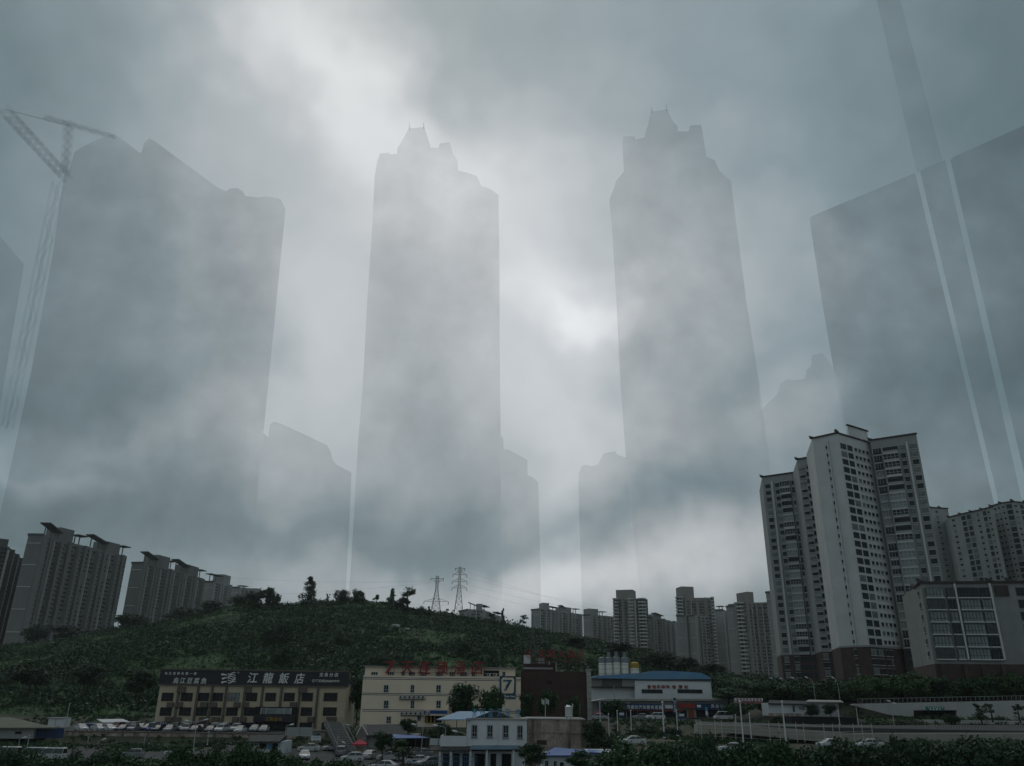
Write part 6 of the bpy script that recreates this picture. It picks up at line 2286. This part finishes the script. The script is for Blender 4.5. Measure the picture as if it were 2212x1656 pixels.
for i, (px, pt, pb, Y, w, lab) in enumerate(((215, 1600, 1625, 180, 90, 'weedy bush below the row of white cars'), (330, 1600, 1628, 181, 80, 'weedy bush on the bank below the mossy wall'), (1300, 1580, 1620, 150, 60, 'bush at the left end of the drill ground'), (1400, 1562, 1585, 178, 50, 'bush on the bank behind the drill ground'),
                           (1450, 1565, 1588, 176, 50, 'low bush behind the left fence posts'), (1890, 1548, 1580, 184, 90, 'bush heap at foot of the pale retaining wall'), (1960, 1552, 1580, 184, 80, 'bush heap left of the underpass'), (1640, 1600, 1625, 146, 70, 'bush beside the tallest pole'), (1690, 1543, 1558, 188, 40, 'low shrub before the white shed'))):
    tree_px('bush', px, pt, pb, Y, w, lab, None, leaf_mid if i % 2 else leaf_dark, i % 7)

for i in range(9):
    px = 150 + i * 58 + 9 * math.sin(i * 3.3)
    tree_px('bush', px, 1598 + 5 * math.sin(i * 1.9), 1622, 178 + (i % 3) * 2, 62, '%s bush from left along the foot of the mossy terrace wall' % ORD[i], 'bushes at the foot of the terrace wall', leaf_dark, (i * 3) % 7)

# undergrowth of the hillside: one mass nobody could count
g_ = np.random.default_rng(21)
n = 24000
x = g_.uniform(-330, 330, n)
y = HY0 + (HY1 + 15 - HY0) * g_.random(n) ** .8
x = x * (y / HY1) * 1.25
dens = vnoise(x, y, 34, 31) * .6 + vnoise(x, y, 11, 37) * .4
keep = dens > .36
x, y, dens = x[keep], y[keep], dens[keep]
z = hill_z(x, y)
r_ = .7 + 2.6 * np.clip(dens - .36, 0, .4) / .4 * g_.random(len(x)) + .6 * g_.random(len(x))
k = dens > .47
for nm, sel, lm, lab in (('hillside_undergrowth', k, leaf_dark, 'dark shrubs covering the hillside'), ('hillside_scrub', ~k, leaf_mid, 'lighter green scrub on the hillside terraces')):
    V = leaf_cloud(np.stack([x[sel], y[sel], z[sel] + r_[sel] * .45], 1), r_[sel], 24, .55, 3 if nm[-1] == 'h' else 4, .8, .5)
    tag(put(nm, leaf_mesh(nm, V, lm)), lab, None, kind='stuff')
n = 46000
x = g_.uniform(-330, 330, n)
y = HY0 + (HY1 + 10 - HY0) * g_.random(n) ** .8
x = x * (y / HY1) * 1.25
V = leaf_cloud(np.stack([x, y, hill_z(x, y) + .25], 1), .5 + .5 * g_.random(n), 7, .36, 8, .55, .3)
tag(put('hillside_grass', leaf_mesh('hillside_grass', V, leaf_grass)), 'rank grass on the hillside terraces', None, kind='stuff')
# weeds and hedge plants on the terraces and the foreground
n = 14000
x = g_.uniform(-130, 150, n)
y = g_.uniform(104, 240, n)
dn = vnoise(x, y, 9, 51)
ok = (dn > .36) & ~((x > -60) & (x < -4) & (y > 140) & (y < 176)) & ~((x <= -60) & (x > -125) & (y > 146) & (y < 170) & (dn < .58)) & ~((x < -34) & (y > 188) & (y < 222)) & ~((x > -36) & (x < 20) & (y > 182)) & ~((x > 20) & (x < 70) & (y > 197)) & ~((x > 22) & (x < 62) & (y > 146) & (y < 170) & (dn < .6)) & ~((x > -8) & (x < 16) & (y > 112) & (y < 150))
x, y = x[ok], y[ok]
rr = .35 + .55 * g_.random(len(x)) + np.where(y < 125, .5, 0)
V = leaf_cloud(np.stack([x, y, ground_z(x, y) + rr * .4], 1), rr, 34, .20, 9, .8, .4)
tag(put('terrace_weeds', leaf_mesh('terrace_weeds', V, leaf_mid)), 'weeds and rough growth on the banks and terraces', None, kind='stuff')

# pale boulders and rubble on the hill
rock_m = mat('limestone', (.30, .29, .27), .95, .25, .6)
for i, (px, py, s, lab) in enumerate(((855, 1356, 2.4, 'pale boulder on the upper hillside, largest of them'), (815, 1360, 1.2, 'small pale stone left of the largest boulder'), (880, 1362, 1.6, 'flat pale stone right of the largest boulder'), (735, 1352, 1.0, 'pale stone on the slope below the lone evergreen'),
                               (865, 1318, 1.5, 'pale stone just under the crest trees'), (870, 1452, .9, 'pale stone above the hotel'), (465, 1362, 1.8, 'pale rubble lump on the left slope'), (450, 1372, 1.5, 'flat pale rubble below the lump on the left slope'), (1080, 1372, 1.6, 'pale stone patch right of the round dark tree'), (1150, 1390, 1.2, 'pale stone near the hillside pylon'))):
    d = ray(px, py)
    t = 250.0
    while t < 700:
        p = CP + d * t
        if p.y > HY0 and p.z < float(hill_z(np.array([p.x]), np.array([p.y]))[0]):
            break
        t += 2
    bm = bmesh.new()
    s *= .6
    bmesh.ops.create_icosphere(bm, subdivisions=2, radius=s)
    rn = random.Random(i)
    for v in bm.verts:
        v.co *= 1 + rn.uniform(-.28, .22)
        v.co.z *= .6
        v.co.x *= 1.5
    me = bpy.data.meshes.new('boulder')
    bm.to_mesh(me)
    bm.free()
    me.materials.append(rock_m)
    tag(put('boulder', me, None, p + Vector((0, -1.5, s * .45))), lab, 'boulder', 'pale stones on the hillside')
